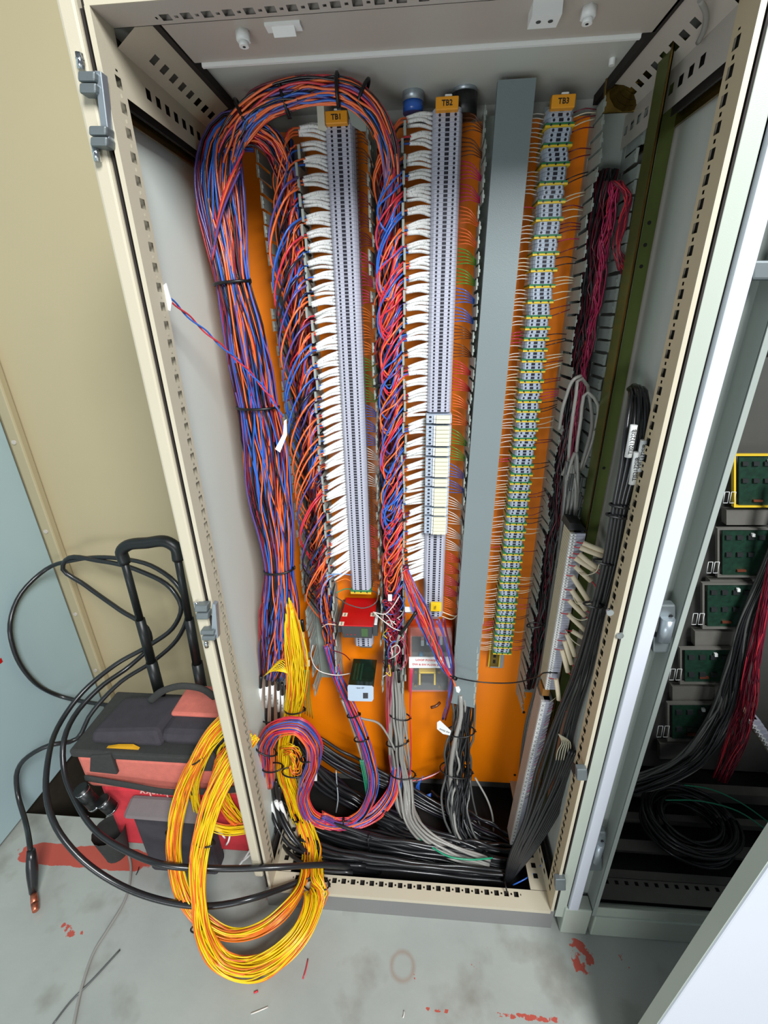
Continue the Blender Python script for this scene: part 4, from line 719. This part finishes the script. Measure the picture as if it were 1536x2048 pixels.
# white door leaf in front at lower right
sl = thing('white_cabinet_door', (1.1,-.24,FL), 'white cabinet door leaf standing close to the camera at lower right', 'door')
A,B=at(1320,2048,Y=-.25),at(1536,1735,Y=-.25); d=(B-A)/(B[2]-A[2]); bt_,tp_=A+d*(FL+.01-A[2]),A+d*(1.0-A[2]); wv=np.array([.75,-.05,0]); tv=np.array([0,.030,0])
g=G().mat(whitecoat).hexa([bt_,bt_+wv,bt_+wv+tv,bt_+tv,tp_,tp_+wv,tp_+wv+tv,tp_+tv]); g.build('door_leaf', sl, .003)
g=G().mat(greycoat).hexa([bt_+np.array([-.0015,.003,0]),bt_+np.array([0,.003,0]),bt_+np.array([0,.028,0]),bt_+np.array([-.0015,.028,0]),tp_+np.array([-.0015,.003,0]),tp_+np.array([0,.003,0]),tp_+np.array([0,.028,0]),tp_+np.array([-.0015,.028,0])]); g.build('door_edge', sl)
# ================= thick black welding cables at left
tc_ = thing('heavy_black_cable', at(120,1750,Z=FL), 'heavy black cable looping from the left wall over the floor into the cabinet', 'cable')
wire([(760,1745,.10),(640,1730,.03),(560,1734,-.005),(430,1737,-.03),(330,1730,-.05),(250,1700,-.03),(190,1660,.0),(150,1600,.05),(128,1540,.1),(128,1480,.15),(150,1430,.22),(200,1375,.3),(262,1330,.38),(300,1290,.42),(296,1260,.42),(240,1220,.45),(170,1170,.5),(125,1135,.5),(130,1122,.5),(200,1122,.48),(280,1142,.46),(345,1180,.44),(362,1210,.43),(350,1250,.42),(300,1290,.40),(230,1330,.36),(160,1390,.28),(118,1450,.2),(96,1520,.1),(92,1580,.04),(110,1650,-.02),(150,1705,-.05),(230,1765,-.07),(320,1800,-.08),(420,1812,-.075),(510,1795,-.05),(560,1778,-.012),(640,1750,.04),(760,1748,.10)],.0072,WM['coal'],tc_,'cable_jacket',seg=190,n=10)
tc2 = thing('heavy_black_cable', at(60,1500,Y=.2), 'heavy black cable with copper lug dangling beside the blue-grey door', 'cable')
wire(clampx([(360,1405,.33),(300,1410,.38),(200,1408,.42),(120,1392,.45),(60,1355,.48),(28,1300,.5),(20,1250,.5),(40,1190,.5),(90,1140,.5),(150,1120,.5),(230,1116,.48),(310,1135,.46),(355,1170,.44),(375,1220,.43),(360,1270,.42),(310,1320,.4),(240,1365,.36),(180,1430,.30),(150,1480,.26),(100,1490,.22),(60,1510,.20),(35,1540,.19),(36,1590,.17),(50,1640,.12),(61,1700,.032),(63,1715,.02)]),.0068,WM['coal'],tc2,'cable_jacket',seg=120,n=10)
A,B,C_=pxp([(62,1700,.03),(67,1785,'-.070'),(71,1822,'-.074')])[:,:3]; G().mat(WM['coal']).tube(catmull([A,(A+B)/2,B],6),[.010,.013,.0145,.014,.012,.010],12).build('boot', tc2); 
G().mat(copper).cyl(B,B+(C_-B)*.6,.008,14,r2=.009).cyl(B+(C_-B)*.6,C_,.009,14,r2=.007).build('copper_lug', tc2)
gy_ = thing('thin_grey_cable', at(200,1850,Z=FL), 'thin grey cable lying across the floor at lower left', 'cable')
f2_=lambda pts:[tuple(at(x,y,Z=FL+.004)) for x,y in pts]
wire(f2_([(248,1680),(262,1740),(250,1800),(215,1860),(190,1900),(165,1970),(145,2060)]),.0035,WM['grey'],gy_,'cable_jacket',px=False,seg=40,n=8)
gy2 = thing('thin_grey_cable', at(170,1950,Z=FL), 'faint second grey cable crossing the first on the floor', 'cable')
wire(f2_([(240,1900),(180,1965),(140,2005),(105,2050)]),.0022,WM['dgrey'],gy2,'cable_jacket',px=False,seg=20,n=7)
# debris
def bit(a,b,m,lab,cat,r=.0014): 
    g=G().mat(m).tube(catmull([at(*a,Z=FL+.002),at((a[0]+b[0])/2+1,(a[1]+b[1])/2,Z=FL+.003),at(*b,Z=FL+.002)],5),r,6); tag(g.build('wire_offcut'),lab,cat,'wire offcuts lying on the floor')
bit((616,1918),(606,1958),WM['red'],'longest red wire offcut on the floor right of the yellow loops','wire offcut',.0016)
bit((508,1985),(516,1982),WM['red'],'tiny red offcut on the floor below the yellow loops','wire offcut',.002)
bit((502,2028),(536,2014),WM['white'],'longer white wire offcut on the floor at the bottom edge','wire offcut')
bit((808,2022),(806,2036),WM['white'],'short upright white offcut at the bottom centre of the floor','wire offcut')
bit((278,1734),(272,1750),WM['coal'],'short black offcut on the floor beside the heavy cable','wire offcut')
# ================= tool bag
bag = thing('rolling_tool_bag', (-.38,.17,FL), 'red and black rolling tool bag with raised telescopic handle', 'tool bag')
bl_, br_ = at(152,1500,Y=.10), at(470,1490,Y=.10); zb, ztp = FL+.06, bl_[2]+.0
xl_, xr_ = bl_[0]+.0, -.075
g=G().mat(fabr).box((xl_+.03,.09,zb),(xr_,.27,ztp-.115)); g.build('lower_body', bag, .02)
g=G().mat(fabp).box((xl_+.005,.085,ztp-.125),(xr_,.275,ztp)); g.build('upper_body', bag, .015)
g=G().mat(fabk).box((xl_,.08,ztp-.003),(xr_,.28,ztp+.022)); g.build('rim_band', bag, .006)
g=G().mat(fabk); g.tube(catmull([(xl_+.02,.078,ztp-.075),(xl_+.15,.07,ztp-.083),(-.26,.066,ztp-.092),(-.16,.07,ztp-.087),(xr_,.078,ztp-.082)],24),.012,8,ell=.3); g.build('grab_strap', bag)
c=at(205,1530,Y=.075); g=G().mat(fabk); g.hexa([c+np.array(v) for v in ((-.045,0,-.03),(.03,0,-.035),(.03,.012,-.035),(-.045,.012,-.03),(-.025,0,.03),(.032,0,.038),(.032,.012,.038),(-.025,.012,.03))]); g.build('strap_anchor', bag, .003)
c=at(410,1525,Y=.075); g=G().mat(fabk); g.hexa([c+np.array(v) for v in ((-.03,0,-.035),(.05,0,-.03),(.05,.012,-.03),(-.03,.012,-.035),(-.03,0,.035),(.02,0,.03),(.02,.012,.03),(-.03,.012,.035))]); g.build('strap_anchor', bag, .003)
# front flap and cup pockets
cA,cB=at(242,1600,Y=.085),at(400,1652,Y=.03); cA[0]=at(238,1640,Y=.03)[0]; cA[2]-=.014; g=G().mat(fabg).hexa([(cA[0],.03,cB[2]),(cB[0],.03,cB[2]),(cB[0],.09,cB[2]+.02),(cA[0],.09,cB[2]+.02),(cA[0]+.004,.068,cA[2]),(cB[0],.068,cA[2]),(cB[0],.09,cA[2]),(cA[0]+.004,.09,cA[2])]); g.build('pocket_flap', bag, .012)
g=G().mat(fabd).box((cA[0]+.02,.045,FL+.03),(cB[0],.1,cB[2]-.004)); g.build('front_pocket', bag, .012)
c=at(205,1650,Y=.06); g=G().mat(fabk).cyl((c[0],.07,FL+.07),(c[0],.07,FL+.165),.030,16,r2=.042,cap=False); g.cyl((c[0],.07,FL+.065),(c[0],.07,FL+.072),.03,16); g.build('cup_pocket', bag)
g=G().mat(blackm); 
for x in (xl_+.06,xr_-.06): g.cyl((x-.015,.27,FL+.04),(x+.015,.27,FL+.04),.04,20)
g.build('wheel', bag)
# husky word, upside down
cl0=at(308,1582,Y=.086); text('husky',(cl0[0],.0840,cl0[2]-.004),.034,mat('pale_print',(225,170,160),.8),bag,right=(-1,0,0),up=(0,0,-1),ext=.0004,bold=.0006)
# telescopic handle
h1=pxp([(244,1105,.27),(300,1270,.27),(322,1395,.27)])[:,:3]; h2=pxp([(352,1098,.27),(378,1210,.27),(408,1400,.27)])[:,:3]
zt_=h1[0][2]; xa,xb=h1[0][0],h2[0][0]
for x_ in ((h1[0],h1[2]),(h2[0],h2[2])):
    a_,b_2=x_; g=G().mat(blackm); st=[0,.42,.72,1.0]; rr=[.0095,.0125,.0150]
    for i in range(3): g.cyl(a_+(b_2-a_)*st[i],a_+(b_2-a_)*st[i+1],rr[i],8)
    e_=b_2.copy(); e_[2]=ztp-.2; g.cyl(b_2,e_,.016,8); g.build('telescopic_tube', bag)
g=G().mat(blackm); g.tube(catmull([h1[0]+np.array([0,0,-.03]),h1[0]+np.array([.001,0,.006]),h1[0]+np.array([.016,0,.018]),(h1[0]+h2[0])/2+np.array([0,0,.022]),h2[0]+np.array([-.016,0,.018]),h2[0]+np.array([-.001,0,.006]),h2[0]+np.array([0,0,-.03])],30),.0145,10,ell=1.0); g.build('grip', bag)
# things in and on the bag
kb = thing('soft_case', (-.30,.17,ztp+.02), 'charcoal soft case with yellow trim lying on top of the tool bag', 'case')
c0=at(172,1470,Y=.10); c1=at(320,1425,Y=.10); z0_=ztp+.024
g=G().mat(fabd).hexa([(c0[0],.10,z0_),(-.27,.10,z0_),(-.25,.24,z0_),(c0[0]+.02,.24,z0_),(c0[0]+.005,.11,z0_+.032),(-.28,.11,z0_+.05),(-.26,.23,z0_+.05),(c0[0]+.02,.23,z0_+.032)]); g.build('case_body', kb, .012)
g=G().mat(fabd).box((-.275,.105,z0_),(-.10,.235,z0_+.045)); g.build('side_body', kb, .02)
g=G().mat(yelf).hexa([(c0[0]+.05,.093,z0_-.001),(-.33,.093,z0_-.001),(-.33,.1,z0_-.001),(c0[0]+.05,.1,z0_-.001),(c0[0]+.08,.093,z0_+.007),(-.345,.093,z0_+.010),(-.345,.1,z0_+.010),(c0[0]+.08,.1,z0_+.007)]); g.build('yellow_trim', kb)
hd=pxp([(300,1402,.16),(330,1380,.15),(370,1372,.145),(405,1378,.15),(430,1395,.16)])[:,:3]; G().mat(fabk).tube(catmull(hd,20),.010,8,ell=.6).build('carry_handle', kb)
g=G().mat(fabp).box((-.27,.16,z0_+.042),(-.11,.26,z0_+.056)); g.build('salmon_flap', kb, .006)
for k,(a,b) in enumerate((((160,1577),(192,1612)),((203,1600),(225,1618)))):
    A,B=pxp([(*a,.055),(*b,.06)])[:,:3]; fl=thing('torch', tuple(B), ('longer' if k==0 else 'shorter')+' black torch with silver rings in the bag side pocket', 'torch'); G().mat(blackm).cyl(A,B,.017,16).build('barrel',fl); G().mat(chrome).cyl(A+(B-A)*.12,A+(B-A)*.17,.0175,16).cyl(A+(B-A)*.90,A+(B-A)*.95,.0175,16).build('ring',fl)
